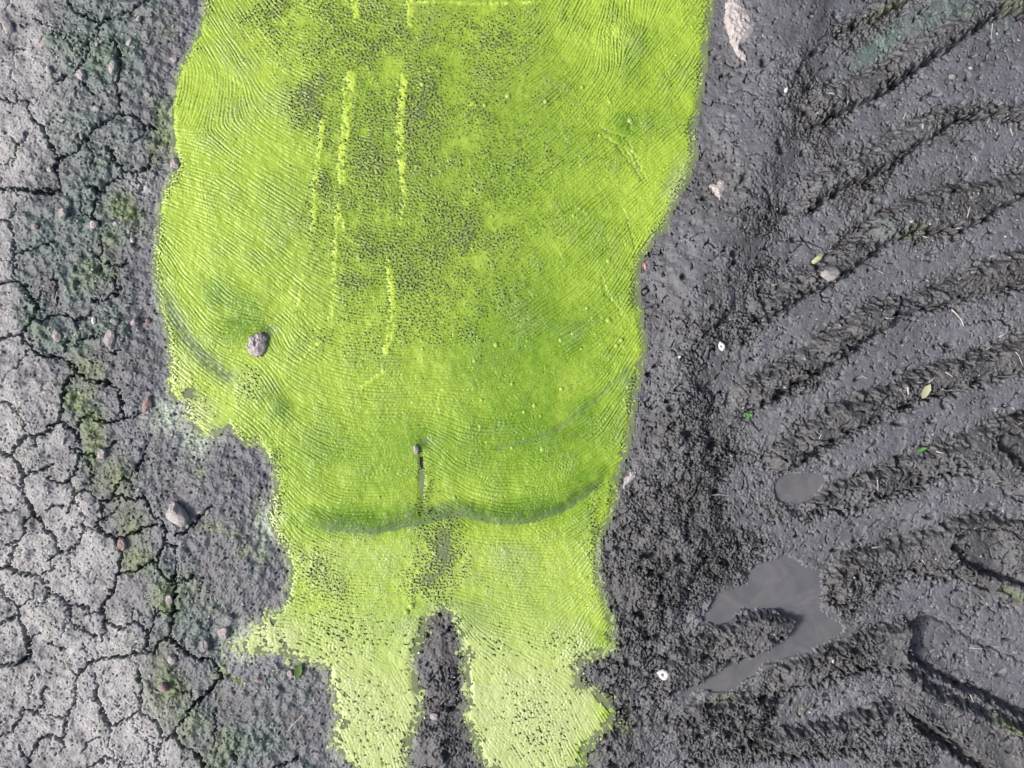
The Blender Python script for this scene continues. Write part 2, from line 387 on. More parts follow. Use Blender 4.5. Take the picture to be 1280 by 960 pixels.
RIDGES = [  # (crop, foot line, broken drop edge, height mm)
 ('A','900,-160 760,20 680,60 600,100', '1100,-160 960,-40 900,0 850,25 760,65 690,95 640,118', 12),
 ('A','1500,-60 1280,-40 1130,-10 1060,35 970,100 890,150 800,200 720,240 640,270 560,290', '1500,60 1280,45 1200,35 1130,90 1050,150 950,210 850,280 760,340 690,370 620,400 540,425', 22),
 ('A','1500,320 1280,340 1140,350 1040,350 960,370 880,410 800,460 720,510 620,560 540,590', '1500,400 1280,400 1180,380 1060,395 980,450 900,510 820,570 740,600 660,630 600,680 530,740', 20),
 ('A','1500,480 1280,560 1150,600 1020,610 900,650 800,700 740,750 690,800 620,850 560,890 480,920', '1500,580 1280,650 1150,730 1060,770 930,770 830,800 720,890 640,950 530,990 490,1030 380,1070 300,1110', 22),
 ('B','1500,-60 1280,20 1200,50 1100,90 1000,140 900,180 840,190 760,210 640,290 500,380 400,440 300,480', '1500,110 1280,150 1180,170 1040,210 880,240 820,300 760,330 700,370 640,410 560,460 490,500 410,550 340,580', 22),
 ('B','1500,250 1280,310 1100,380 980,410 850,470 740,510 640,545 560,600 480,660 400,720', '1500,430 1280,440 1150,470 1060,500 960,520 880,560 780,600 700,650 600,700 530,750 440,795', 22),
 ('B','1500,540 1200,590 1100,640 1000,680 900,710 820,745 740,780 640,820 580,860 500,890', '1500,920 1280,860 1200,810 1150,780 1060,770 980,800 880,840 800,870 700,900 620,900 540,905', 20),
 ('C','1500,180 1280,140 1180,110 1080,115 960,170 860,200 760,225 680,250 615,300', '1500,520 1280,430 1180,370 1080,320 1000,320 870,310 800,350 740,400 640,420 605,400', 18),
 ('C','900,455 860,470 800,490 700,520 620,560 540,590 420,640', '900,620 860,630 800,630 720,640 640,670 560,690 480,715 400,745', 18),
 ('C','540,450 430,425 340,440 240,500 120,570 40,600', '525,500 480,545 400,580 300,620 200,680 100,720 40,740', 20),
 ('C','830,735 780,745 650,800 580,810 480,830 380,870', '830,800 760,900 640,920 420,920 300,930', 18),
 ('C','140,790 200,740 280,740 380,690', '160,960 300,920 400,860 480,720', 16),
 ('C','885,565 920,628 1000,690 1100,735 1200,775 1280,815 1500,930', '895,775 1000,845 1100,915 1160,965 1300,1080', 20)]
PITS = [('B','1190,640 1185,690 1230,740 1290,775 1500,820 1500,640 1280,625 1220,625'),
 ('C','1060,170 1035,215 1045,265 1100,300 1180,330 1280,365 1500,440 1500,200 1280,160 1180,140 1110,150'),
 ('C','905,490 885,550 905,600 960,650 1050,695 1150,740 1250,785 1500,890 1500,680 1280,590 1180,545 1100,500 1060,470 1000,445 940,455'),
 ('C','890,780 930,840 1010,900 1100,960 1180,1010 1280,1060 1250,990 1150,930 1060,870 980,810 920,770')]
PUDDLES = [('B','445,830 455,805 520,795 590,790 620,780 605,830 580,855 500,885 455,870'),
 ('C','395,295 440,275 510,255 530,290 600,300 608,380 600,430 620,460 700,490 620,540 540,580 480,600 420,620 370,650 330,690 200,710 110,760 120,730 200,690 300,625 400,585 480,550 520,500 530,455 430,425 340,435 270,480 225,470 235,420 260,390 350,350')]

# ------------------------------------------------------------------ ground heightfield
g = 1.1
G = Grid(-40, 1320, -110, 1012, g)
CG = Grid(-80, 1360, -180, 1050, 5)
X, Y = G.X, G.Y
S = G.shape
def gn(lo, hi, beta, seed, rot=0.0, stretch=1.0): return band(S, g, lo, hi, beta, seed, rot, stretch)
n_s = gn(3, 12, 0.6, 1); n_f = gn(2.6, 6, 0.2, 2); n_m = gn(8, 40, 1.0, 3); n_b = gn(30, 160, 1.2, 4); n_l = gn(120, 500, 1.3, 5)
wx = gn(6, 40, 1.0, 6) * 2.0 + gn(3, 8, 0.5, 7) * 0.6
wy = gn(6, 40, 1.0, 8) * 2.0 + gn(3, 8, 0.5, 9) * 0.6
XW, YW = X + wx, Y + wy
# signed distance to the pond shore (positive outside)
dC = CG.line_dist(ALGAE + ALGAE[:1], 2000)
sd_c = np.where(CG.inside(ALGAE), -dC, dC)
sd = G.up(CG, sd_c) + n_m * 1.5
leftness = sstep(560, 440, X + 0.0 * Y)                       # which bank
# zones
rut_edge = Q('P', '1060,-180 1035,20 1012,90 990,150 975,230 955,280 925,340 905,400 880,450 872,500 880,560 900,620 890,680 870,720 830,760 800,800 790,850 800,900 800,1060 1420,1060 1420,-180')
rut_c = CG.inside(rut_edge).astype(float)
rut = G.up(CG, blur(rut_c, 5, 14))
rut_hard = G.inside(rut_edge, XW, YW)
# roughness (crumbly) map for the right bank
rough_b = [(1005,130,45,90,20,.9),(955,260,35,60,30,.7),(900,400,60,40,40,1),(860,480,40,50,0,.9),(870,560,60,70,0,1),(850,640,80,70,0,1.1),(830,730,90,70,0,1.2),(900,700,70,50,0,1),(790,760,40,80,0,.9),
 (800,840,60,40,0,.8),(860,820,60,30,25,.8),(780,920,60,50,0,.8),(900,900,90,50,0,.8),(1050,900,80,50,0,.7),(950,340,45,30,0,.7),(980,640,40,20,0,.6),(1060,740,60,40,0,.9),(1100,30,60,20,30,.6),
 (1190,160,60,20,30,.5),(1085,230,50,20,35,.8),(1060,300,60,20,35,.7),(1010,480,50,20,35,.5),(1120,510,60,14,25,.7),(1200,280,60,14,20,.7),(1210,385,60,12,15,.5),(1220,870,60,14,-30,.4),(1130,930,60,40,0,.8),(1050,810,50,20,20,.7),(552,860,26,90,0,.55),(560,940,40,40,0,.6),(700,950,90,30,0,.2)]
rough = G.up(CG, CG.blobs(rough_b)) + 0.12 * rut
rough = np.clip(rough + 0.18 * n_b * (rough > 0.1), 0.0, 1.3)
smooth_b = [(1090,70,80,14,33,1),(1160,60,40,14,33,1),(1080,290,26,22,0,.5),(1215,75,60,20,20,.8),(1060,205,80,16,33,.8),(1170,125,70,16,25,.8),(1240,190,80,18,22,.9),(1030,300,20,24,0,1),(1180,330,90,26,28,1),(1250,280,60,24,20,1),
 (985,415,40,22,30,1),(1040,400,40,18,30,.8),(1160,420,110,20,22,.9),(1090,450,60,16,25,.9),(960,540,30,16,25,1),(1010,510,40,12,28,.8),(1150,520,100,20,20,1),(1080,560,50,18,20,.9),(1210,490,80,18,15,.8),
 (1220,590,80,18,5,.8),(1150,640,90,20,15,.9),(1080,660,50,20,10,.9),(1010,690,40,24,0,.8),(1150,740,60,24,0,.9),(1240,790,60,16,-30,.8),(1240,700,50,30,-20,.6),(1050,882,60,20,18,1.2),(1020,893,34,14,18,1.2),(1100,860,50,18,15,.8),(1210,830,70,30,-30,.7),(1180,900,70,30,-25,.8),
 (870,870,50,16,28,.9),(880,940,30,14,20,.7),(880,770,40,20,25,.8),(1110,925,40,30,0,.6),(985,690,30,20,0,.6),(1000,620,40,18,0,.6),(930,130,60,120,0,.75),(860,320,50,90,20,.7),(950,40,70,60,0,.75),(830,450,34,70,0,.6),(815,560,24,50,0,.4)]
right_ = 1 - leftness
smooth = np.clip(G.up(CG, CG.blobs(smooth_b)) + 0.10 * n_b + 0.06 * n_m, 0, 1) * (1 - leftness)
smooth = np.maximum(smooth, leftness * np.clip(0.8 + 0.18 * n_b + 0.1 * n_m, 0, 1))
rpoly = np.zeros(S, bool)
for k, foot, drop, hh in RIDGES:
    rpoly |= G.inside(Q(k, foot) + Q(k, drop)[::-1], XW, YW)
flat = np.clip(blur(np.where(rut_hard & ~rpoly, 1.0, 0.0), g, 3.0), 0, 1) * sstep(0.75, 0.25, rough) * right_
smooth = np.maximum(smooth, np.clip(flat * (0.80 + 0.22 * n_b + 0.12 * n_m), 0, 1))
smooth = smooth * np.where(right_ > 0.5, 1 - 0.55 * blur((rpoly & rut_hard).astype(float), g, 2.0), 1)
rough = rough * (1 - 0.75 * smooth)

# dry and moss maps of the left bank
dry_line = Q('P', '-80,-180 30,-180 60,0 85,60 75,130 60,200 25,260 18,330 15,400 40,450 75,470 78,540 100,600 125,660 145,700 160,760 185,800 180,860 190,900 200,930 250,1060 -80,1060')
dry = G.up(CG, blur(CG.inside(dry_line).astype(float), 5, 12))
dry = np.clip(dry * (0.78 + 0.20 * n_b + 0.14 * n_m) + G.up(CG, CG.blobs([(173,232,18,16,0,1.2),(110,632,14,14,0,.9),(120,690,20,20,0,.55),(200,930,40,50,0,.8),(130,40,30,30,0,.2),(80,150,40,40,0,.35),(150,190,20,20,0,.5)])), 0, 1) * leftness
dry = np.clip(dry - G.up(CG, CG.blobs([(60,480,30,26,0,.5),(20,940,30,40,0,.5),(95,10,22,16,0,.6),(40,590,30,30,0,.25),(70,600,40,30,0,.25),(10,640,12,20,0,.2),(30,830,24,30,0,.15)])) , 0, 1)
teal = np.clip(G.up(CG, CG.blobs([(140,25,36,34,0,.85),(180,60,30,40,0,.9),(125,90,24,30,0,.9),(95,115,18,20,0,.6),(150,130,28,20,0,.7),(100,185,40,26,0,.5),(60,300,34,60,20,.8),(105,290,24,44,0,1),(55,380,24,40,0,.7),(95,370,26,40,0,.7),(70,425,26,16,0,.8),(90,510,12,30,0,.6),(110,560,16,40,0,.3),(240,790,46,56,0,.65),(310,930,70,50,0,.65),(250,900,40,60,0,.6),(345,880,40,50,0,.45),(290,700,40,40,0,.3),(200,600,30,40,0,.35),(215,720,30,20,0,.5),
   (1110,50,60,12,36,1),(1165,18,44,14,20,1),(1200,14,40,12,0,.8),(1100,290,24,12,30,.55),(1250,30,24,16,0,.5),(1155,165,30,10,36,.3),(1260,690,20,10,-20,.3)])), 0, 1)
teal = np.clip(teal * (1 + 0.3 * n_b) + 0.10 * n_b * leftness, 0, 1)
teal = np.maximum(teal, 0.55 * sstep(0.0, 0.5, G.up(CG, blur(CG.inside(Q('P', '60,-60 200,-60 205,100 190,220 165,300 160,380 170,430 120,440 60,430 25,380 30,270 70,200')).astype(float), 5, 12))) * (1 + 0.4 * n_b))
teal *= (teal > 0.1)
olive = np.clip(G.up(CG, CG.blobs([(200,155,14,36,10,.85),(190,190,12,20,0,.8),(210,40,10,26,0,.5),(155,262,20,22,0,1),(140,320,16,34,0,.9),(120,340,24,30,0,.5),(115,460,26,30,0,.9),(100,495,18,20,0,.9),(118,545,16,40,0,1),(135,600,24,26,0,1),(160,655,22,26,0,.95),(170,700,18,20,0,1),(150,630,30,18,0,.6),(210,745,20,20,0,.7),(205,825,16,30,0,1.1),(215,860,24,30,0,1.0),(230,905,28,24,0,.7),(270,930,26,40,0,.6),(260,740,30,30,0,.35),
   (1240,105,1,1,0,0),(1262,8,20,8,0,.5),(1110,10,30,5,30,.5),(1140,290,20,6,20,.5),(1265,742,16,5,-28,1),(1258,905,22,6,-28,.9),(905,875,30,10,0,.3),(720,945,30,14,0,.9),(600,930,12,16,0,.7),(580,830,6,14,0,.7),(372,838,8,10,0,.5)])), 0, 1)
olive = np.clip(olive * (1 + 0.25 * n_b) + 0.08 * n_b * leftness, 0, 1)
olive *= (olive > 0.12)
stain_line = G.line_dist(Q('P', '320,778 300,790 283,800 277,815 276,840 290,848 305,852'), 14, XW, YW)
stain = np.exp(-(stain_line / 3.5) ** 2)
stain = np.maximum(stain, G.up(CG, CG.blobs([(268,658,16,6,0,.8),(290,668,14,6,0,.7),(250,590,6,10,-40,.7),(305,690,12,8,0,.6),(330,690,10,14,0,.6),(235,655,5,8,0,.8),(322,640,8,20,0,.5),(270,850,10,20,0,.4),(780,905,10,14,0,.5),(1002,890,10,6,0,.3)])))
stain = np.maximum(stain, 0.95 * np.exp(-(np.clip(sd, 0, 99) / (4.0 + 3.0 * sstep(560, 800, Y))) ** 2))
milk = G.up(CG, CG.blobs([(205,520,20,18,20,1.2),(220,530,14,12,0,1),(248,560,12,14,0,1),(305,800,22,20,0,1.3),(330,795,20,16,0,1),(300,820,18,10,0,1),(333,655,12,24,0,1.2),(225,505,16,10,0,1.2),(238,548,12,12,0,1.1),(420,930,8,30,0,.8),(515,880,6,60,0,.7),(195,360,6,40,0,.6),(345,812,30,8,0,.9),(260,548,20,6,0,.8)]))
milk = np.clip(np.maximum(milk, 0.30 * np.exp(-(np.clip(sd, 0, 99) / 4.0) ** 2)), 0, 1)
milk *= np.where(sd > -4, 1, 0)

# --- heights, in millimetres
shore = sstep(0, 60, sd)
short_ = sstep(-3, 5, sd)
H = np.where(sd > 0, -9 + 11 * shore, -9 - 26 * sstep(0, 70, -sd))
H += 6 * n_l * shore * 0.5
# left bank
bank = leftness * sstep(0, 120, sd)
H += bank * (6 + 2.6 * n_b + 0.7 * n_m)
cr_l = np.abs(gn(8, 34, 0.9, 21))                             # billow: crumbs parted by crevices
crumb = np.abs(gn(3.5, 11, 0.5, 22)); patch = sstep(-0.6, 1.0, gn(25, 90, 0.9, 24))
LS = leftness * short_
H += LS * (0.30 + 0.70 * dry) * ((0.15 + 1.5 * patch) * 0.9 * np.minimum(crumb, 1.0) + 0.55 * n_f + 0.8 * np.minimum(cr_l, 0.7))
H += LS * np.clip(teal + olive * 0.2, 0, 1) * (0.5 * n_s + 1.5 * n_m)
H += LS * (1 - dry) * (0.4 * n_f + 0.25 * n_s + 0.9 * n_m)
pit_l = np.clip(gn(3.5, 9, 0.5, 23) - 1.75, 0, 1)
H -= LS * pit_l * 13
# right bank, rut and roughness
right = (1 - leftness)
H += right * (5 * sstep(10, 90, sd) + 1.5 * n_b) * shore * (1 - rut)
H -= right * rut * 15
bil1 = np.abs(gn(9, 40, 1.0, 31)); bil2 = np.abs(gn(4.5, 14, 0.7, 32)); bil3 = np.abs(gn(20, 80, 1.0, 33))
rs = short_ * right
clump = sstep(-0.7, 1.1, gn(20, 80, 0.8, 34))
def warp(a, dx, dy):
    i = np.clip(np.rint((X + dx - G.x0) / g).astype(int), 0, S[1] - 1); j = np.clip(np.rint((Y + dy - G.y0) / g).astype(int), 0, S[0] - 1)
    return a[j, i]
bil1 = warp(bil1, 3.5 * n_s + 3 * n_m, 3.5 * np.roll(n_s, 77, 0) - 3 * np.roll(n_m, 55, 1))
H += rs * rough * (11.0 * np.minimum(bil1, 0.55 + 0.35 * clump) + 3.4 * clump * np.minimum(bil2, 0.8) + 6.5 * bil3 + 1.1 * n_s + 0.5 * n_f - 10)
H += rs * (1 - 0.75 * smooth) * (0.25 * np.minimum(bil2, 0.8) + 0.38 * n_f + 0.15 * n_s + 0.7 * n_m)
# curled crevices: thin zero-crossings of noise, broken into short pieces by a second noise
RM = rs * (1 - 0.15 * smooth)
worm = np.abs(gn(10, 30, 0.7, 41, 28, 1.5)); gate = gn(10, 34, 0.5, 42, 28, 1.6) + 0.5 * gn(50, 160, 1, 46)
wv = np.exp(-(worm / 0.12) ** 2) * sstep(0.72, 0.95, gate + 1.0 * rough + 0.30 * rut - 0.38 * smooth)
worm2 = np.abs(gn(6, 15, 0.5, 43)); gate2 = gn(8, 30, 0.5, 44) + 0.5 * gn(40, 120, 1, 47)
wv2 = np.exp(-(worm2 / 0.16) ** 2) * sstep(1.0, 1.3, gate2 + 0.7 * rough - 0.3 * smooth)
H -= RM * (wv * 20 + wv2 * 14)
pit_r = np.clip(gn(4, 9, 0.4, 45) - 1.9, 0, 0.8)
H -= rs * pit_r * 12
terr = gn(12, 70, 0.9, 49, 28, 1.5); tg = sstep(0.0, 0.9, gn(30, 110, 0.9, 50) + 0.5 * rough)
H += rs * rut * tg * (1 - 0.6 * smooth) * (4.5 * sstep(-0.045, 0.045, terr) - 2.2 - 5 * np.exp(-((terr + 0.05) / 0.06) ** 2) * sstep(-0.3, 0.5, gate))
hollow = np.clip(gn(10, 40, 0.8, 48, 25, 1.6) + 0.9 * rough - 2.0, 0, 1)
H -= rs * hollow * 16
# lug ridges
ridge_lab = np.zeros(S, int)
jag = gn(5, 24, 0.9, 51)
for ri, (k, foot, drop, hh) in enumerate(RIDGES):
    fp, dp = Q(k, foot), Q(k, drop)
    poly = fp + dp[::-1]
    ins = G.inside(poly, XW + jag * 1.2, YW - jag * 1.2)
    df = G.line_dist(fp, 60, XW, YW); dd = G.line_dist(dp, 60, XW + jag * 2.2 + n_s * 1.1, YW - jag * 2.2 + np.roll(n_s, 91, 1) * 1.1)
    tail = np.clip(G.line_dist([fp[-1], dp[-1]], 60, XW, YW), 0, 40)
    prof = sstep(0, 16, df) * sstep(0, 6, dd) * sstep(-2, 26, tail)
    brk_n = np.roll(np.roll(n_b, 37 * ri, 0), 53 * ri, 1); brk_m = np.roll(np.roll(n_m, 41 * ri, 0), 29 * ri, 1)
    H += np.where(ins, prof * hh * 1.6, 0) * (0.9 + 0.10 * n_b)
    H -= np.exp(-(df / 2.4) ** 2) * 7 * sstep(2, 30, tail) * np.clip(0.7 + 0.25 * brk_m + 0.3 * brk_n, 0, 1.4)
    H -= np.exp(-(dd / (4.2 + 1.5 * np.clip(n_m, -1, 2))) ** 2) * 15 * np.clip(0.62 + 0.45 * brk_n + 0.4 * brk_m, 0, 1.7) * sstep(0, 26, tail)
    rb = np.where(dd < 18, (1 - dd / 18), 0) * right * np.clip(0.6 + 0.5 * brk_n, 0, 1.3)
    H += rb * (1.5 * np.minimum(bil2, 0.9) + 4.5 * np.minimum(bil1, 0.7) - 2.6 + 0.5 * n_s)
    H -= rb * wv * 8
    ridge_lab[ins & rut_hard] = ri + 1
pit_lab = np.zeros(S, int)
for pi_, (k, s) in enumerate(PITS):
    poly = Q(k, s)
    ins = G.inside(poly, XW, YW)
    d = G.line_dist(poly + poly[:1], 30, XW, YW)
    H -= np.where(ins, sstep(0, 8, d) * 22 + np.exp(-((d - 6) / 4) ** 2) * 10, np.exp(-(d / 5) ** 2) * -2)
    pit_lab[ins] = pi_ + 1
PUD_Z = -17.0
pud_mask = np.zeros(S)
pwx, pwy = gn(14, 50, 0.9, 55), gn(14, 50, 0.9, 56)
for k, s in PUDDLES:
    pud_mask = np.maximum(pud_mask, G.inside(Q(k, s), XW + 2.2 * pwx, YW + 2.2 * pwy))
pm = np.clip(blur(pud_mask.astype(float), g, 5.0), 0, 1)
pz = PUD_Z + (0.42 - pm) * 14 + 0.9 * n_s + 1.1 * n_m
H = lerp(H, np.where(pm > 0.30, np.minimum(H, pz), np.maximum(H, np.where(pm > 0.0008, PUD_Z + 0.5, -60))), np.where(pm > 0.0008, 1.0, 0.0))
smooth = np.maximum(smooth, 0.8 * sstep(0.0, 0.4, blur(pm, g, 4)) * right)
# cracks
Hc = np.zeros(S); crack_d = np.full(S, 1e3)
cx, cy = X + gn(4, 22, 0.8, 71) * 1.4, Y + gn(4, 22, 0.8, 72) * 1.4
for w, pts in CRACKS:
    d = G.line_dist(pts, 14, cx, cy)
    ww = w * 0.50 * np.clip(0.85 + 0.35 * n_m, 0.25, 1.6)
    dep = (14 + 6 * min(w, 6)) * sstep(ww * 0.5 + 0.75, ww * 0.5 - 0.55, d)
    Hc = np.maximum(Hc, dep)
    H -= np.where(d < 12, 0.9 * min(1, w / 3.5) * np.exp(-d / 2.5), 0)
    crack_d = np.minimum(crack_d, d - w * 0.5)
# plates: geodesic regions between the cracks
PG = Grid(-40, 300, -110, 1012, 2.5)
pcd = PG.up(G, crack_d)
zone = PG.inside(PLATE_ZONE)
score = np.where(zone, np.minimum(pcd, 40) + np.random.default_rng(8).uniform(0, 6, PG.shape), -1)
order = np.argsort(-score.ravel())
seeds = []
for q in order:
    if score.ravel()[q] < 5: break
    y_, x_ = divmod(int(q), PG.shape[1])
    p = (PG.x[x_], PG.y[y_])
    if all((p[0] - a) ** 2 + (p[1] - b) ** 2 > 40 ** 2 for a, b, _, _ in seeds):
        seeds.append((p[0], p[1], y_, x_))
cost = 1 + 40 * (pcd < 1.3) + 1.2 * np.abs(band(PG.shape, 2.5, 12, 50, 0.8, 81))
D = np.full(PG.shape, 1e9); L = np.zeros(PG.shape, int)
for i, (_, _, a, b) in enumerate(seeds):
    D[a, b] = 0; L[a, b] = i + 1
for it in range(90):
    for dy, dx in ((0, 1), (0, -1), (1, 0), (-1, 0), (1, 1), (1, -1), (-1, 1), (-1, -1)):
        src = (slice(max(0, -dy), PG.shape[0] - max(0, dy)), slice(max(0, -dx), PG.shape[1] - max(0, dx)))
        dst = (slice(max(0, dy), PG.shape[0] - max(0, -dy)), slice(max(0, dx), PG.shape[1] - max(0, -dx)))
        nd = D[src] + cost[dst] * (1.414 if dy and dx else 1)
        better = nd < D[dst]
        D[dst] = np.where(better, nd, D[dst]); L[dst] = np.where(better, L[src], L[dst])
def nearest(GG, lab, Xq, Yq):
    i = np.clip(np.rint((Xq - GG.x0) / GG.g).astype(int), 0, lab.shape[1] - 1)
    j = np.clip(np.rint((Yq - GG.y0) / GG.g).astype(int), 0, lab.shape[0] - 1)
    return lab[j, i]
hx, hy = gn(6, 30, 0.9, 73) * 1.6, gn(6, 30, 0.9, 74) * 1.6
plate_lab = np.where(G.inside(PLATE_ZONE, XW, YW) & (sd > 6) & (X < 298), nearest(PG, L, X + hx, Y + hy), 0)
edge = np.zeros(S)
for ax in (0, 1):
    df = np.diff(plate_lab, axis=ax) != 0
    if ax == 0: edge[1:, :][df] = 1
    else: edge[:, 1:][df] = 1
edge *= (plate_lab > 0)
hair = np.clip(blur(edge, g, 0.55) * 1.8, 0, 1) * np.clip(0.1 + dry * 0.8 + 0.6 * n_m + 0.3 * n_b, 0, 1)
H -= hair * 4.5
# finer hairline net on the driest crust
vor = np.abs(gn(14, 40, 0.9, 75))
H -= np.exp(-(vor / 0.03) ** 2) * 6 * sstep(0.45, 0.9, dry) * sstep(-0.2, 0.8, gn(30, 120, 1, 76))
# small crust with its own net, on the pale clod by the shore
cl = G.blobs([(173, 235, 20, 18, 0, 1.0), (111, 632, 13, 13, 0, 0.8)])
H += 6 * sstep(0.25, 0.7, cl)
vr = np.random.default_rng(3)
pv = np.stack([vr.uniform(145, 200, 46), vr.uniform(208, 262, 46)], 1)
w_ = G.win(140, 205, 205, 265)
dd2 = np.sort(np.hypot(cx[w_][..., None] - pv[:, 0], cy[w_][..., None] - pv[:, 1]), axis=-1)
H[w_] -= 6 * np.exp(-((dd2[..., 1] - dd2[..., 0]) / 1.5) ** 2) * sstep(0.3, 0.6, cl[w_])
H -= Hc
# calm down towards the border of the patch
bd = np.minimum(np.minimum(X - G.x[0], G.x[-1] - X), np.minimum(Y - G.y[0], G.y[-1] - Y))
H = lerp(np.zeros(S), H, sstep(0, 28, bd)) * 0.001
def ground_z(x, y):
    i = int(round((x - G.x0) / g)); j = int(round((y - G.y0) / g))
    return float(H[j, i])

attrs = dict(dry=dry, teal=teal * shore, olive=olive, stain=stain, milk=milk, smooth=smooth)
def cell(a): return a[:-1, :-1]
visible = cell(sd) > -16                                      # nothing of the bed shows farther under the mat
pl = cell(plate_lab) * visible
rl = np.where(cell(rut_hard), cell(ridge_lab), 0) * visible
ptl = np.where(cell(rut_hard), cell(pit_lab), 0) * visible
rl = np.where(ptl > 0, 0, rl)
tyre = cell(rut_hard) & visible & (pl == 0)
bankm = (pl > 0)
grid_mesh('wet_mud', G, H, visible & ~bankm & ~tyre, M_mud, attrs)['kind'] = 'structure'
cracked = empty('cracked_mud', at(80, 480, 0)); cracked['kind'] = 'structure'
for i in range(1, len(seeds) + 1):
    m = pl == i
    if m.sum() < 30:
        continue
    o = grid_mesh('mud_plate', G, H, m, M_mud, attrs, None)
    o.parent = cracked; o.matrix_parent_inverse = Matrix.Translation(cracked.location).inverted()
small = np.isin(pl, [i for i in range(1, len(seeds) + 1) if (pl == i).sum() < 30]) & (pl > 0)
track = grid_mesh('tyre_track', G, H, (tyre & (rl == 0) & (ptl == 0)) | small, M_mud, attrs)
track['kind'] = 'structure'
for i in range(1, len(RIDGES) + 1):
    grid_mesh('mud_ridge', G, H, tyre & (rl == i), M_mud, attrs, track)
for i in range(1, len(PITS) + 1):
    grid_mesh('lug_imprint', G, H, tyre & (ptl == i), M_mud, attrs, track)

# the ground going on all round: a coarser lumpy sheet round the patch, then a plain one to the horizon
OG = Grid(-1000, 2280, -900, 1860, 10)
def on(lo, hi, b, sd_, rot=0.0, st=1.0): return band(OG.shape, 10, lo, hi, b, sd_, rot, st)
o_s, o_m, o_b = on(22, 60, 0.5, 201), on(50, 200, 1.0, 202), on(200, 900, 1.2, 203)
inpatch = np.minimum(np.minimum(OG.X - G.x[0], G.x[-1] - OG.X), np.minimum(OG.Y - G.y[0], G.y[-1] - OG.Y))
ox = OG.X + 40 * o_m
o_rut = sstep(980, 1060, ox) * sstep(1900, 1750, ox)
phase = (-(OG.X - 1100) * math.sin(math.radians(26)) - (OG.Y - 400) * math.cos(math.radians(26)) + 14 * o_m) / 76 * 2 * math.pi
o_rid = sstep(-0.2, 0.5, np.sin(phase))
OH = 2.5 * o_s + 5 * o_m * 0.6 + 10 * o_b * 0.5 + o_rut * (22 * o_rid - 10) + 3
OH = (OH * sstep(0, 60, -inpatch) - 1.0 - 3.0 * sstep(0, 12, inpatch)) * 0.001
o_dry = sstep(150, 40, ox) * np.clip(0.75 + 0.2 * o_m, 0, 1)
o_attr = dict(dry=o_dry, teal=np.clip(0.5 * o_m - 0.2, 0, 0.6) * sstep(300, 100, ox), olive=np.clip(0.5 * o_b - 0.3, 0, 0.6) * sstep(300, 100, ox), stain=0 * ox, milk=0 * ox, smooth=np.clip(0.3 + 0.5 * o_rut * (1 - o_rid), 0, 1))
grid_mesh('outer_mud', OG, OH, (inpatch < 14)[:-1, :-1], M_mud, o_attr)['kind'] = 'structure'
def skirt():
    bm = bmesh.new()
    x0, y1, _ = at(OG.x[0] + 20, OG.y[0] + 20); x1, y0, _ = at(OG.x[-1] - 20, OG.y[-1] - 20)
    n = 40; rings = []
    r = random.Random(4)
    for ri, (sc, z) in enumerate([(0, -.012), (.12, .0), (.7, .0), (1.6, 0), (4, 0), (12, 0), (60, 0), (200, 0)]):
        ring = []
        for s in range(4):
            for q in range(n):
                t = q / n
                px = [lerp(x0, x1, t), x1, lerp(x1, x0, t), x0][s]
                py = [y0, lerp(y0, y1, t), y1, lerp(y1, y0, t)][s]
                cx_, cy_ = (x0 + x1) / 2, (y0 + y1) / 2
                dx, dy = px - cx_, py - cy_
                L_ = math.hypot(dx, dy)
                ring.append(bm.verts.new((px + dx / L_ * sc, py + dy / L_ * sc, z + (r.uniform(-.012, .012) if 0 < ri else 0))))
        rings.append(ring)
    for a, b in zip(rings[:-1], rings[1:]):
        for q in range(4 * n):
            p = (q + 1) % (4 * n)
            bm.faces.new((a[q], b[q], b[p], a[p]))
    me = bpy.data.meshes.new('ground'); bm.to_mesh(me); bm.free()
    for p in me.polygons: p.use_smooth = True
    co = np.empty(len(me.vertices) * 3); me.vertices.foreach_get('co', co); co = co.reshape(-1, 3)
    for k in attrs:
        v = np.zeros(len(co))
        if k == 'dry': v = np.where(co[:, 0] < -1.1, 0.75, 0.0)
        if k == 'smooth': v = np.where(co[:, 0] > 0.9, 0.4, 0.0)
        me.attributes.new(k, 'FLOAT', 'POINT').data.foreach_set('value', v.astype(np.float32))
    me.materials.append(M_mud)
    o = bpy.data.objects.new('ground', me); C.objects.link(o); o['kind'] = 'structure'
skirt()

# ------------------------------------------------------------------ pond water and puddles
Wg = Grid(170, 910, -110, 1012, 4)
wsd = Wg.up(CG, sd_c)
grid_mesh('pond_water', Wg, np.full(Wg.shape, -0.0082), wsd[:-1, :-1] < 3, M_pond, {})['kind'] = 'structure'
UG = Grid(790, 1120, 560, 930, 3)
for k, pp in PUDDLES:
    um = blur(UG.inside(Q(k, pp)).astype(float), 3, 7)
    grid_mesh('puddle', UG, np.full(UG.shape, PUD_Z * 0.001), um[:-1, :-1] > 0.05, M_puddle, {})['kind'] = 'structure'

# ------------------------------------------------------------------ algae mat
F = Grid(182, 902, -104, 1008, 1.0)
FX, FY = F.X, F.Y
FS = F.shape
def fnz(lo, hi, beta, seed): return band(FS, 1.0, lo, hi, beta, seed)
f_f = fnz(2.4, 5, 0.1, 101); f_s = fnz(4, 12, 0.6, 102); f_m = fnz(8, 40, 1.0, 103); f_b = fnz(30, 150, 1.1, 104)
fsd = -(F.up(CG, sd_c))                                       # positive inside
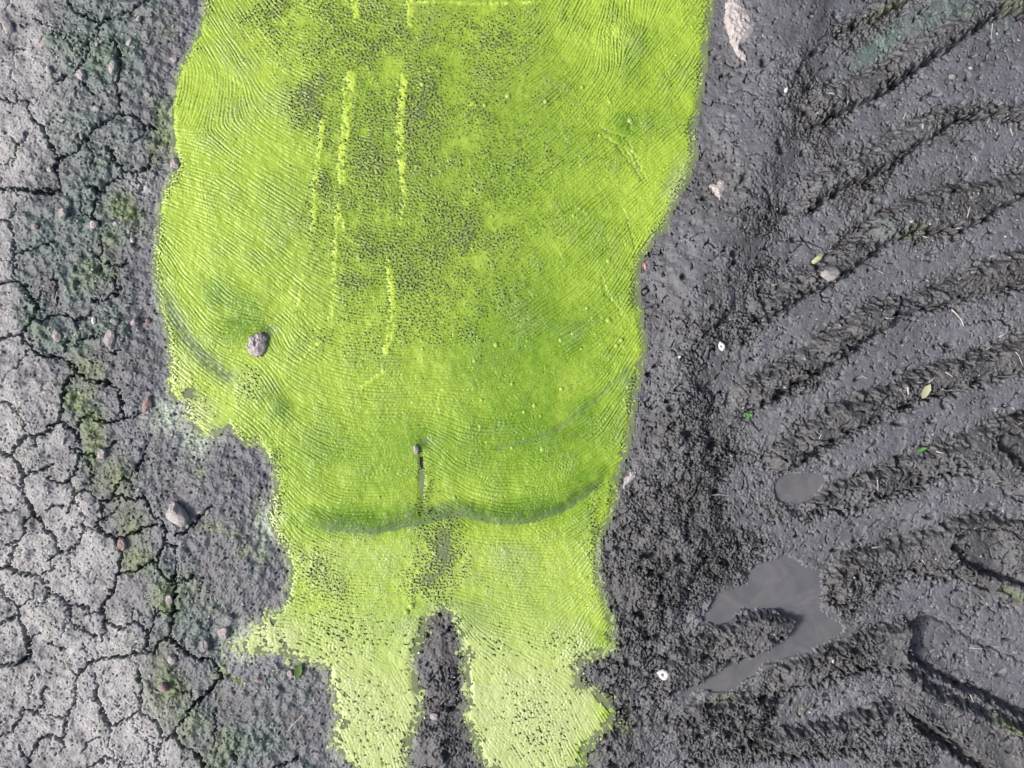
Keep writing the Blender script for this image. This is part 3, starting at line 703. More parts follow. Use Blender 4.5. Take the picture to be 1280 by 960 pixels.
# wrinkle line directions (x, y, degrees, counter-clockwise from +x as seen in the picture)
DIRS = [(850,30,50),(800,60,48),(790,15,85),(765,62,98),(802,90,50),(852,112,55),(835,155,38),(790,212,40),(700,180,38),(670,100,35),(715,315,43),(715,452,27),(780,330,60),(665,390,35),(780,465,62),(755,300,48),
 (715,505,28),(772,530,60),(690,580,13),(752,568,36),(665,630,8),(715,655,30),(742,640,46),(665,668,5),(665,692,-5),(678,732,-6),(722,782,60),(702,757,40),(735,700,55),
 (345,378,-38),(358,390,-50),(345,445,-32),(380,465,-26),(458,452,-4),(520,452,3),(595,452,17),(607,365,28),(570,352,30),(332,328,-40),(358,352,-40),(345,542,-45),(382,568,-30),(420,517,-15),(470,517,-4),(495,568,10),
 (500,562,38),(552,562,-50),(527,538,0),(512,545,22),(542,545,-28),(470,605,0),(508,625,30),(445,635,4),(395,620,-30),(357,605,-52),(570,605,-30),(607,617,-18),(570,530,-16),(620,567,5),(640,600,2),(395,692,-25),(470,688,3),(495,675,16),
 (420,732,-5),(470,745,0),(480,770,10),(545,755,0),(580,785,-55),(522,770,45),(608,757,-14),(640,770,-12),(650,830,-30),(457,845,-30),(225,278,-30),(250,328,-40),(275,365,-44),(300,385,-20),(287,328,-35),(250,415,-46),(225,402,-56),(212,328,-56),(250,255,-18),(320,405,0),(345,425,-70),(300,410,30),(340,480,-60),
 (250,150,68),(237,175,-12),(275,175,-38),(262,137,78),(288,38,-52),(300,212,-36),(237,225,-16),(275,25,-60),(400,150,-25),(560,150,22),(460,200,-10),(600,60,25),(420,40,-15),(640,300,35),(400,330,-25),(480,380,0),(560,420,10),(680,480,20),(430,560,-8),(700,250,40),(640,480,12),(730,40,60),(730,120,48),(330,600,-55),(350,660,-55),(375,720,-40),(700,620,20),(600,690,-6),(560,660,-40),(240,480,-40),(270,500,-30),(470,930,-72),(430,850,-45),(640,900,-50),(690,920,-65),(620,860,-60),(480,860,-70),(390,790,-25),(340,800,10)]
FC = Grid(160, 920, -180, 1050, 8)
c2 = np.zeros(FC.shape); s2 = np.zeros(FC.shape)
for x, y, a in DIRS:
    w = 1 / ((FC.X - x) ** 2 + (FC.Y - y) ** 2 + 14 ** 2) ** 1.7
    c2 += w * math.cos(2 * math.radians(a)); s2 += w * math.sin(2 * math.radians(a))
nn = np.hypot(c2, s2)
c2 = F.up(FC, c2 / nn); s2 = F.up(FC, s2 / nn)
ang = 0.5 * np.arctan2(s2, c2) + 0.06 * f_m
dx_, dy_ = np.cos(ang).astype(np.float32), -np.sin(ang).astype(np.float32)
src = fnz(1.8, 7, 0.0, 105).astype(np.float32)
acc = src.copy()
jmax, imax = FS[0] - 1, FS[1] - 1
for sgn in (1, -1):
    u = (FX - F.x0).astype(np.float32); v = (FY - F.y0).astype(np.float32)
    pdx, pdy = dx_ * sgn, dy_ * sgn
    for k in range(1, 20):
        u += pdx * 1.2; v += pdy * 1.2
        i = np.clip(np.rint(u).astype(np.int32), 0, imax); j = np.clip(np.rint(v).astype(np.int32), 0, jmax)
        acc += src[j, i] * math.exp(-(k / 9.0) ** 2)
        ndx, ndy = dx_[j, i], dy_[j, i]
        flip = np.where(ndx * pdx + ndy * pdy < 0, -1, 1)
        pdx, pdy = ndx * flip, ndy * flip
lic = bandpass(acc, 1.0, 2.3, 5.4)
iso = bandpass(fnz(2.2, 7, 0.2, 106), 1.0, 2.3, 6)
# maps: speckled (un-wrinkled) zone, gaps, thickness, tint
speck = F.blobs([(470,90,90,90,0,1),(510,230,90,90,0,1),(440,290,60,60,0,.7),(420,20,80,50,0,1),(600,190,40,80,0,.5),(600,50,50,50,0,.5),(550,330,60,40,20,.7),(340,50,36,50,0,.7),(540,385,110,60,10,.45),(460,410,80,40,0,.35),(640,230,50,110,0,.4),(430,420,50,30,0,.3),
   (550,700,30,50,0,1),(520,735,40,24,0,.8),(390,730,44,50,0,.7),(400,790,50,40,0,.8),(460,880,50,90,0,1),(650,880,80,70,0,1),(700,820,50,40,0,.7),(330,800,40,30,0,.9),(250,500,40,30,0,.6),(310,475,14,22,0,.8),(536,620,16,30,0,1),(529,597,9,16,0,1),(342,600,16,60,0,.6),(766,645,12,34,0,.6),(746,690,10,60,0,.6),(792,520,8,60,0,.5)])
gapm = F.blobs([(395,125,34,80,0,.40),(455,170,44,80,0,.36),(520,130,50,90,0,.36),(460,60,70,60,0,.34),(345,15,40,40,0,.42),(420,15,60,34,0,.30),(470,290,60,50,0,.42),(500,345,60,34,0,.40),(440,350,24,60,0,.34),(520,400,50,30,0,.32),(400,240,16,60,0,.4),(560,290,90,60,20,.34),(600,130,80,100,0,.22),(610,40,70,40,0,.3),(570,360,80,40,20,.30),(560,420,60,14,15,.2),(540,390,110,50,10,.20),(450,410,70,34,0,.16),(645,230,50,110,0,.13),
   (553,690,24,32,0,.74),(540,720,26,30,0,.62),(575,700,16,30,0,.40),(600,705,18,40,0,.20),(535,618,10,24,-8,.72),(528,597,6,12,0,.7),(516,742,16,12,0,.5),
   (385,720,36,40,0,.22),(400,750,50,40,0,.26),(430,800,60,50,0,.20),(460,880,44,70,0,.17),(380,800,34,18,0,.2),(650,880,60,50,0,.10),(680,930,40,30,0,.2),(660,900,30,24,0,.16),(690,820,40,40,0,.12),(640,800,60,40,0,.10),(740,750,12,24,0,.3),
   (312,478,12,20,0,.4),(300,500,14,10,0,.2),(250,500,30,24,0,.12),(335,600,10,40,0,.25),(340,575,12,20,0,.4),(350,625,8,30,0,.5),(215,470,8,20,0,.15),(765,645,8,30,0,.35),(792,520,6,60,0,.3),(360,700,8,40,0,.3),(575,810,8,40,0,.2),(515,800,10,40,0,.3),(745,690,7,60,0,.4)])
gapm = np.clip(gapm * (0.80 + 0.25 * f_b + 0.20 * f_m) * (1 - 0.30 * sstep(740, 800, FY)), 0, 0.85)
fold1 = F.line_dist(Q('P', '203,352 212,385 232,422 258,452 282,470'), 60)
fold2 = F.line_dist(Q('P', '372,655 400,663 430,667 470,668 505,664 527,658'), 60)
fold3 = F.line_dist(Q('P', '527,640 550,637 575,645 620,656 660,655 700,642 735,620 755,603'), 60)
fold4 = F.line_dist(Q('P', '785,462 760,485 730,512 700,535 665,550 620,560'), 60)
rim_r = F.line_dist(Q('P', '885,20 880,82 872,132 864,165 848,200 830,238 818,262'), 40)
lipn = np.interp(FX[0], [372, 400, 470, 527, 575, 620, 660, 700, 735, 755], [655, 663, 668, 656, 645, 656, 655, 642, 620, 603])[None, :] - FY
thin = np.exp(-(fold1 / 11) ** 2) * 1.0 * sstep(345, 385, FY) + np.exp(-(np.clip(lipn + 0.8 * f_s, -9, 60) / 8.0) ** 2) * 0.9 * sstep(-2.0, 1.0, lipn + 0.7 * f_s) * sstep(385, 415, FX) * sstep(758, 742, FX) + np.exp(-(fold4 / 3.5) ** 2) * 0.45
thin += 0.5 * F.blobs([(784,480,9,26,-15,1),(772,540,7,30,-15,.8),(836,225,5,26,-30,1),(550,637,30,8,0,.9),(240,490,10,9,0,1)])
thin = np.clip(thin * (0.85 + 0.2 * f_s), 0, 1)
dense_and_shade = 0.20 + F.blobs([(270,370,30,24,-30,.75),(300,405,30,20,0,.8),(300,385,46,30,-30,.5),(640,200,110,160,0,.55),(660,420,120,140,0,.75),(660,540,120,80,10,.8),(560,560,200,60,0,.55),(430,580,110,60,0,.50),(455,648,100,20,0,.95),(650,638,100,20,8,.95),(725,600,50,24,35,.8),(500,200,140,200,0,.62),(345,505,20,40,40,.65),(530,545,26,22,0,.8),(740,330,60,120,0,.35),(800,120,50,100,0,.30),(780,160,24,24,0,.7),(590,770,20,26,-50,.7),(550,757,30,8,0,.8),(500,783,20,10,30,.6),(760,520,20,50,0,.5),(340,590,14,50,0,.5),(760,800,20,20,0,.4)])  # denser green patches; those along the fold paint in its shade
dense_and_shade -= F.blobs([(230,150,30,120,0,.35),(320,150,70,140,0,.15),(240,320,30,60,0,.15),(210,440,14,60,0,.5),(250,480,50,30,0,.5),(350,640,16,40,0,.35)])
dense_and_shade += 0.10 * f_b + 0.05 * f_m
pale = sstep(655, 700, FY) * 0.25 + sstep(740, 880, FY) * 0.60
pale += F.blobs([(335,795,36,22,0,.6),(245,515,30,22,0,.75),(300,480,24,20,0,.4),(268,538,16,10,0,.8),(640,900,60,50,0,.25),(850,225,12,40,-25,.5),(460,690,60,14,0,.12),(225,470,14,40,0,.45),(343,645,12,26,0,.8),(690,900,36,36,0,.25),(310,100,60,60,0,.12)]) 
pale += 0.45 * sstep(9, 0, fsd) * np.clip(0.6 + 0.5 * f_b, 0, 1)
pale = np.clip(pale + 0.06 * f_b + 0.04 * f_m, 0, 0.95)
pale *= 1 - F.blobs([(755,795,14,26,0,.9),(760,890,14,24,0,1),(735,945,20,16,0,1),(590,920,10,20,0,.6)])
streak = np.zeros(FS)
for w, s in [(6,'438,92 437,115 433,140 432,165 427,190 428,225'),(3,'437,112 436,116'),(5,'505,95 503,120 500,150 501,185 502,205'),(3.2,'502,205 506,240 503,265'),(3.5,'404,150 400,180 394,230 392,290'),(4.5,'444,-60 443,0 447,22'),(4,'512,-60 513,0 514,30'),(3.4,'424,255 420,300 418,340 416,385 412,400'),(4.2,'484,325 490,360 492,395 487,425 482,440'),(3,'378,345 374,380'),(2.0,'520,2 560,1 600,4 640,3 680,1'),(1.4,'283,90 300,103 316,115'),(2.2,'430,285 425,262'),(2,'545,480 548,505 552,520'),(2.5,'482,462 465,475 452,485'),(2,'400,428 385,440 375,452')]:
    d = F.line_dist(Q('P', s), 20, FX + 1.0 * f_s + 0.8 * f_f, FY)
    w = w * 1.2
    streak = np.maximum(streak, sstep(w, w * 0.5, d) * (1.0 if w > 4.5 else 0.8))
streak = np.maximum(streak, F.blobs([(768,38,9,10,0,.8),(438,105,5,12,-10,1),(785,48,5,4,0,.5),(590,130,6,4,0,.5)]))
streak = np.clip(streak * (0.72 + 0.35 * f_m + 0.25 * f_s), 0, 1)
crease = np.zeros(FS)
for s in ['752,158 765,165 780,170 790,185 798,205 806,222','776,172 784,190 795,208 803,225','748,165 770,180 782,195 800,218','780,262 788,285 794,310','752,345 758,368 768,378 778,395','790,150 786,160','742,172 752,168']:
    crease = np.maximum(crease, np.exp(-(F.line_dist(Q('P', s), 8, FX + 0.8 * f_s, FY + 0.8 * f_m) / 1.3) ** 2))
sp = np.clip(speck * (1 + 0.2 * f_b), 0, 1)
wr = lerp(lic, iso, sp * 0.85)
wr /= np.sqrt(blur(wr * wr, 1.0, 22)) + 1e-6
amp = lerp(1.0, 0.85, sp) * (1 - 0.45 * pale) * (1 - 0.55 * thin) * (1 - 0.5 * streak)
amp = amp * np.clip(1.0 + 0.22 * f_b, 0.45, 1.5) * (1 + 0.45 * sstep(560, 720, FX))
Z = -5.0 + amp * (0.75 * np.tanh(wr * 0.9) - 0.85 * np.clip(-wr - 0.45, 0, 1.5)) + 0.10 * f_f + 0.16 * f_s + 0.35 * f_m + 0.7 * f_b
Z += 1.1 * streak - 2.0 * crease
Z += -1.4 * np.exp(-(fold1 / 9) ** 2) - 1.4 * np.exp(-(fold2 / 8) ** 2) - 1.4 * np.exp(-(fold3 / 7) ** 2) - 1.6 * np.exp(-(fold4 / 3) ** 2)
Z += F.blobs([(450,640,110,20,0,4.5),(650,628,100,20,8,4.5),(300,370,40,40,0,3),(345,505,40,24,-45,3),(560,575,12,26,0,2),(850,200,10,40,-25,-2)])
Z += 5.0 * np.exp(-((lipn - 13) / 9) ** 2) * sstep(365, 400, FX) * sstep(765, 745, FX)
Z -= F.blobs([(335,415,12,10,0,4),(530,552,10,8,0,3),(527,600,4,40,0,4)])
Z -= 3.0 * sstep(8, 0, fsd)
rag = lerp(1.6, 5.5, sstep(640, 860, FY)) + 3.0 * F.blobs([(240,500,50,40,0,1),(330,800,50,40,0,1.6),(345,640,20,60,0,.7)])
cover = fsd + rag * (0.8 * f_m + 0.7 * f_s) + 0.9 * f_f
gate_n = 0.85 * iso + 0.30 * f_s + 0.25 * lic
low = sstep(740, 790, FY)
gate_n = gate_n / gate_n.std() * (1 - low) + low * (0.50 * bandpass(acc, 1.0, 3.0, 11) + 0.35 * iso + 0.70 * f_s + 0.55 * f_m) / 1.1

from statistics import NormalDist
qs = np.linspace(0.001, 0.999, 400); zs = np.array([NormalDist().inv_cdf(q) for q in qs])
thr = np.interp(np.clip(gapm * (1 - 0.95 * streak) * (0.15 + 0.85 * sstep(0.02, 0.35, sp)), 0.0005, 0.95), qs, zs)
edge_gap = np.interp(np.clip(0.55 * sstep(14, 0, fsd) * np.clip(0.4 + 0.5 * f_b, 0, 1), 0.0005, 0.9), qs, zs)
hole = gate_n < np.maximum(thr, edge_gap)
strand_hole = F.blobs([(235,491,8,7,0,1)], FX + 2 * f_s, FY) > 0.4
film = (cover > 0) & ~hole & ~strand_hole & (FY > -100)
Z -= 0.5 * np.exp(-((gate_n - thr) / 0.35) ** 2)
Z *= 0.001
shade_green = 0.9 * np.exp(-((lipn - 9) / 11) ** 2) * sstep(-1.5, 1.5, lipn + 0.7 * f_s) * sstep(378, 420, FX) * sstep(760, 735, FX)  # shade of the slope above the fold, painted in dark green
shade_green = np.maximum(shade_green, F.blobs([(332,412,12,9,0,.8),(531,553,11,8,0,.8),(275,372,22,14,-30,.35),(786,152,10,8,0,.6),(745,168,8,6,0,.5),(585,790,10,18,-55,.5),(556,757,16,4,0,.5),(346,508,14,26,40,.45),(535,625,10,20,0,.5),(255,150,8,16,0,.2),(718,545,10,7,0,.6),(290,400,26,10,0,.3)]))  # painted shade beside the two stones, plus other dark green spots
shade_green = np.clip(shade_green * (0.85 + 0.25 * f_m), 0, 1)
dull = np.clip(F.blobs([(480,60,120,100,0,.75),(500,200,120,140,0,.75),(440,300,80,90,0,.55),(560,320,110,80,15,.6),(620,120,80,140,0,.5),(345,20,50,50,0,.6),(400,130,50,90,0,.65),(550,690,34,60,0,.6),(600,720,60,50,0,.3),(385,730,40,50,0,.3),(480,420,90,40,0,.3)]) * (0.9 + 0.3 * f_b + 0.2 * f_m), 0, 0.9)
fattrs = dict(dull=dull, shade_green=shade_green, dense_and_shade=np.clip(dense_and_shade, 0, 1), pale=pale, thin=thin, streak=streak)
fold_y = np.interp(F.x, [182, 372, 400, 470, 527, 575, 620, 660, 700, 735, 755, 800, 902], [655, 655, 663, 668, 656, 645, 656, 655, 642, 620, 603, 560, 560])[None, :] + 0 * FY
upper = (FY < fold_y)
mat_o = empty('algae_mat', at(500, 480, -0.012))
setp(mat_o, 'bright yellow-green wrinkled algae mat floating over the pond between two mud banks', 'algae mat')
inv = Matrix.Translation(mat_o.location).inverted()
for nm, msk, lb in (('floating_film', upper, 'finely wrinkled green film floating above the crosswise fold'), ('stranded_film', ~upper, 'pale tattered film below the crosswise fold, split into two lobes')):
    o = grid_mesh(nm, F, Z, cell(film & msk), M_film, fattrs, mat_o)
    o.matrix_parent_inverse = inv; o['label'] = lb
def film_z(x, y):
    i = int(round(x - F.x0)); j = int(round(y - F.y0))
    return float(Z[j, i])

# gas bubbles in the mat
bm = bmesh.new()
bmesh.ops.create_uvsphere(bm, u_segments=12, v_segments=8, radius=1.0)
for v in bm.verts: v.co.z *= 0.75
bub = bpy.data.meshes.new('gas_bubble'); bm.to_mesh(bub); bm.free()
for p in bub.polygons: p.use_smooth = True
bub.materials.append(M_bub)
BUB = [(717,269,4),(699,296,4),(761,326,4),(754,351,3),(734,385,3),(761,400,4.5),(716,417,3.5),(701,425,4),(727,436,4),(777,425,4.5),(771,432,4),(780,433,4),(744,417,3),(659,426,3),(683,426,3),(751,430,2.5),
 (661,13,4),(720,39,4),(728,108,4),(682,126,4),(792,188,5),(788,150,6),(846,68,4),(866,33,3),(835,60,3),(750,168,4),(763,127,3.5),(528,105,4.5),(537,88,3),(497,105,3),(635,119,5),(616,97,3),(606,131,4),(361,207,4.5),(380,186,3),(392,170,2.5),
 (620,431,4),(593,451,4.5),(528,436,3),(528,448,3),(479,462,3),(452,489,4),(400,443,4.5),(451,537,3),(432,381,3),(535,375,3),(507,350,3),(475,420,3),(600,533,4),(602,500,4),(640,480,3),(568,622,4),(608,553,3.5),(474,622,3),(474,603,3),(505,663,2.5),
 (514,758,6),(508,766,5),(556,755,3.5),(545,753,3),(629,807,3.5),(640,722,3),(668,507,4),(655,515,3),(678,562,5),(676,520,3),(668,506,3.5),(702,486,4),(640,560,3),(422,670,2),(447,892,2.5),(630,900,2),(666,866,3),(712,880,2.5),(430,205,3),(385,300,2.5),(590,310,3),(615,270,3),(600,240,3),(560,200,2.5),(655,190,3),(690,215,3)]
for x, y, r in BUB:
    o = bpy.data.objects.new('gas_bubble', bub); C.objects.link(o)
    o.parent = mat_o; o.matrix_parent_inverse = inv
    o.location = at(x, y, film_z(x, y) - r * PX * 0.22)
    rr = r * PX * random.uniform(0.6, 0.9)
    o.scale = (rr, rr * random.uniform(0.9, 1.1), rr)

# ------------------------------------------------------------------ stones and clods
def stone_mesh(name, w, h, hz, seed, mat, cuts=9, sub=3, tail=None):
    r = random.Random(seed)
    bm = bmesh.new()
    bmesh.ops.create_icosphere(bm, subdivisions=sub, radius=1.0)
    planes = []
    for _ in range(cuts):
        n = Vector((r.gauss(0, 1), r.gauss(0, 1), r.gauss(0.1, 0.8))).normalized()
        planes.append((n, r.uniform(0.62, 0.92)))
    ph = [Vector((r.uniform(2, 5), r.uniform(2, 5), r.uniform(2, 5))) for _ in range(4)]
    for v in bm.verts:
        p = v.co.copy()
        for n, d in planes:
            e = p.dot(n) - d
            if e > 0: p -= n * e * 0.92
        q = sum(math.sin(p.dot(a) * 2.2 + i * 1.7) for i, a in enumerate(ph)) * 0.035 + r.uniform(-.025, .025)
        p *= 1 + q
        if tail:
            t = max(0.0, -p.y - 0.1)
            p.x = p.x * (1 - 0.62 * min(1, t * 1.15)) + tail * t
            p.z *= 1 - 0.4 * min(1, t)
        v.co = p
    ext = [max(abs(v.co[i]) for v in bm.verts) for i in range(3)]
    for v in bm.verts:
        v.co = Vector((v.co.x / ext[0] * w * PX / 2, v.co.y / ext[1] * h * PX / 2, v.co.z / ext[2] * hz * PX / 2))
    me = bpy.data.meshes.new(name); bm.to_mesh(me); bm.free()
    for p in me.polygons: p.use_smooth = (sub >= 4)
    me.materials.append(mat)
    return me
STONES = [ # x, y, w, h, angle, material, name, label, category, tail
 (520,562,8,13,10,M_stone,'stone','small pale stone at the head of the dark slit in the algae mat','stone',None),
 (224,642,25,35,35,M_clod,'mud_clod','lumpy grey brown clod beside a short crack on smooth mud','clod',None),
 (184,505,13,22,-20,M_red,'stone','reddish brown oblong stone beside the whitish scum patch','stone',None),
 (139,424,16,27,5,M_stone,'stone','large upright pink grey stone on mossy mud below a row of three pebbles','stone',None),
 (146,402,13,10,0,M_grey,'stone','first of three pebbles in a row across the mossy mud','stone',None),
 (169,403,10,10,0,M_stone,'stone','rounded pale middle pebble of the row of three','stone',None),
 (184,401,7,7,0,M_red,'stone','smallest brownish pebble of the row of three','stone',None),
 (119,401,6,10,0,M_white,'shell_chip','bright white chip on green mud next to the pebble row','shell',None),
 (120,281,12,11,30,M_clod,'stone','pale flat pebble lying on a crack junction in blue green mud','stone',None),
 (145,280,8,6,0,M_clod,'stone','little pale pebble on bright olive moss','stone',None),
 (165,300,7,7,20,M_clod,'stone','tiny cream pebble on the bare strip beside olive moss','stone',None),
 (83,268,11,14,-30,M_stone,'stone','pinkish pebble half sunk in dark teal mud','stone',None),
 (48,284,9,9,0,M_grey,'stone','grey pebble next to a black hollow in the dry crust','stone',None),
 (75,420,12,16,10,M_stone,'stone','pale lump in the green mud enclosed by a looping crack','stone',None),
 (130,567,14,13,0,M_stone,'stone','round pinkish stone plugging the end of a crack in olive moss','stone',None),
 (162,552,8,9,0,M_grey,'stone','small knobbly pebble on bare mud right of the olive moss','stone',None),
 (155,680,12,18,10,M_red,'stone','brown oblong stone at the top of a crack beside bright moss','stone',None),
 (102,490,6,6,0,M_clod,'stone','tiny pebble beside the widest crack','stone',None),
 (214,748,9,13,0,M_clod,'stone','cream pebble against the wide straight crack','stone',None),
 (280,791,14,18,15,M_stone,'stone','pointed pink stone next to the yellow stain line','stone',None),
 (256,806,13,17,-10,M_grey,'stone','dull grey stone half sunk in green mud','stone',None),
 (286,773,12,10,0,M_grey,'stone','low grey brown pebble behind the pointed pink stone','stone',None),
 (216,823,12,14,20,M_stone,'stone','pale pink stone in the middle of bright green moss','stone',None),
 (207,857,13,13,-20,M_red,'stone','brownish stone at the margin of green moss and dry crust','stone',None),
 (12,35,14,18,20,M_clod,'stone','pale angular stone on the dry crumbly crust','stone',None),
 (144,86,11,18,-10,M_stone,'stone','upright pinkish stone leaning on a long crack in teal mud','stone',None),
 (104,96,12,15,10,M_clod,'stone','pale stone where a thin crack leaves the dry crust','stone',None),
 (63,88,8,12,15,M_clod,'stone','cream chip in dry crust beside a crack end','stone',None),
 (216,73,11,9,-10,M_stone,'stone','smooth pebble on mud close to the algae edge','stone',None),
 (185,119,8,8,0,M_stone,'stone','small pebble near dark olive mud by the algae','stone',None),
 (175,25,7,8,0,M_clod,'stone','little pale pebble on grey mud above the dark hollows','stone',None),
 (226,42,6,6,0,M_grey,'stone','small grey pebble high on the narrow shore strip','stone',None),
 (163,55,7,11,-40,M_clod,'stone','slanting cream chip beside dark mossy hollows','stone',None),
 (104,171,5,9,10,M_clod,'stone','slim white pebble just above the wide diagonal crack','stone',None),
 (122,137,10,7,0,M_stone,'stone','flat pink pebble on speckled green mud','stone',None),
 (65,213,8,8,0,M_clod,'stone','pale crumb on dry crust left of the forked crack','stone',None),
 (218,204,12,17,-10,M_stone,'stone','brown pink clod wedged into the notch of the algae edge','stone',None),
 (322,850,9,6,20,M_red,'stone','small reddish pebble at the end of the yellow stain line','stone',None),
 (362,843,9,10,0,M_stone,'stone','pink pebble beside a dark green leaf','stone',None),
 (543,895,12,9,-10,M_stone,'stone','flat pink pebble on the mud tongue between the algae lobes','stone',None),
 (1192,95,10,9,0,M_grey,'stone','grey pebble on smooth mud between two tyre ridges','stone',None),
 (1215,84,6,5,0,M_clod,'stone','tiny cream pebble close to a grey pebble in the tyre track','stone',None),
 (1034,343,26,20,20,M_grey,'mud_clod','broad grey lump beside the greenish chip in the tyre track','clod',None),
 (1025,322,20,8,35,M_leafy,'bark_chip','slanting pale green chip in the rough tyre track','chip',None),
 (982,113,5,8,-15,M_white,'shell_chip','small white chip on smooth mud at the edge of the tyre track','shell',None),
 (1150,160,4,8,10,M_clod,'shell_chip','small cream chip on a smooth tyre ridge','shell',None),
 (849,446,5,3,30,M_white,'shell_chip','tiny white sliver on grey mud short of the oval shell','shell',None),
 (523,817,4,4,0,M_white,'shell_chip','tiny white crumb on the mud tongue between the algae lobes','shell',None),
 (807,332,4,8,10,M_red_bit,'red_fragment','small pinkish red fragment at the algae shore','fragment',None)]
for i, (x, y, w, h, a, m, nm, lb, ct, tl) in enumerate(STONES):
    hz = min(w, h) * (0.85 if nm != 'dried_clod' else 0.55)
    big_ = max(w, h) > 20
    me = stone_mesh(nm, w, h, hz, 100 + i, m, 9 if not big_ else 13, 3 if not big_ else 4, tl)
    o = bpy.data.objects.new(nm, me); C.objects.link(o)
    zb = film_z(x, y) if 'algae mat' in lb else ground_z(x, y)
    zb = max(zb, max(ground_z(x + q, y + p) for q in (-4, 4) for p in (-4, 4)) - 0.004) if 'algae mat' not in lb else zb
    o.location = at(x, y, zb + hz * PX * 0.22)
    o.rotation_euler = (0, 0, math.radians(a))
    setp(o, lb, ct)

def outlined_clod(name, pts, hmm, mat, label, cat, seed, base):
    xs = [p[0] for p in pts]; ys = [p[1] for p in pts]
    K = Grid(min(xs) - 3, max(xs) + 3, min(ys) - 3, max(ys) + 3, 0.7)
    n1 = band(K.shape, 0.7, 4, 18, 0.9, seed); n2 = band(K.shape, 0.7, 2, 5, 0.3, seed + 1)
    kx, ky = K.X + 0.7 * n1, K.Y + 0.5 * n2
    ins = K.inside(pts, kx, ky); d = K.line_dist(pts + pts[:1], 80, kx, ky)
    sdk = np.where(ins, d, -d)
    wmax = max(3.0, sdk.max())
    prof = np.sqrt(np.clip((sdk + 0.6) / wmax, 0, 1))
    Zk = base + (hmm * prof * (0.88 + 0.10 * n1) + 0.28 * n2 - 5 * np.clip(-sdk, 0, 2)) * 0.001
    o = grid_mesh(name, K, Zk, (sdk > -1.2)[:-1, :-1], mat, {})
    return setp(o, label, cat)
outlined_clod('dried_clod', [(640 + a / 4, b / 4) for a, b in [(1075,10),(1090,-8),(1140,-6),(1165,30),(1200,80),(1220,130),(1190,190),(1150,220),(1135,240),(1165,270),(1175,310),(1150,295),(1120,260),(1095,210),(1085,170),(1065,110),(1068,60)]], 17, M_clod, 'large pale dried clod with a hooked tail on the smooth wet mud', 'clod', 901, ground_z(925, 30) + 0.003)
outlined_clod('dried_clod', Q('P', '888,233 891,229 896,231 901,225 907,226 905,236 903,245 899,256 897,246 893,239'), 7, M_clod, 'small pinkish triangular clod on smooth mud east of the algae', 'clod', 903, ground_z(897, 237))
outlined_clod('dried_clod', [(640 + a / 4, 480 + b / 4) for a, b in [(598,440),(622,438),(618,468),(595,488),(572,510),(562,528),(557,500),(578,465)]], 6, M_clod, 'thin pale pink tapered clod at the edge of the algae and rough mud', 'clod', 905, ground_z(788, 598))
outlined_clod('stone', Q('P', '308,432 312,421 318,418 326,416 333,421 333,432 329,443 322,446 311,442'), 18, M_stone, 'angular pinkish grey stone poking out of the green algae mat', 'stone', 907, film_z(320, 431) + 0.002)

# two empty shells with a hole: flattened rings with a cup
def shell(x, y, rx, ry, rot, label):
    bm = bmesh.new()
    n, m = 20, 8
    r = random.Random(int(x))
    prof = [(0.16, 0.10), (0.22, 0.38), (0.5, 0.58), (0.80, 0.48), (0.98, 0.22), (1.0, 0.02), (0.8, -0.1), (0.4, -0.08)]
    rows = []
    for i in range(n):
        t = 2 * math.pi * i / n; k = 1 + r.uniform(-.16, .16) + 0.16 * math.cos(t)
        rows.append([bm.verts.new((math.cos(t) * rx * PX * a * k, math.sin(t) * ry * PX * a * k, b * min(rx, ry) * PX)) for a, b in prof])
    for i in range(n):
        for q in range(m - 1):
            bm.faces.new((rows[i][q], rows[(i + 1) % n][q], rows[(i + 1) % n][q + 1], rows[i][q + 1]))
    bmesh.ops.recalc_face_normals(bm, faces=bm.faces)
    me = bpy.data.meshes.new('snail_shell'); bm.to_mesh(me); bm.free()
    for p in me.polygons: p.use_smooth = True
    me.materials.append(M_white)
    o = bpy.data.objects.new('snail_shell', me); C.objects.link(o)
    z = max(ground_z(x + a, y + b) for a in (-4, 0, 4) for b in (-4, 0, 4))
    o.location = at(x, y, z + 0.0005); o.rotation_euler = (0, 0, math.radians(rot))
    setp(o, label, 'shell')
shell(902, 433, 4, 6, 20, 'white oval shell with a small hole on dark mud')
shell(827, 840, 8, 6, -25, 'white broken ring shaped shell on rough dark mud')

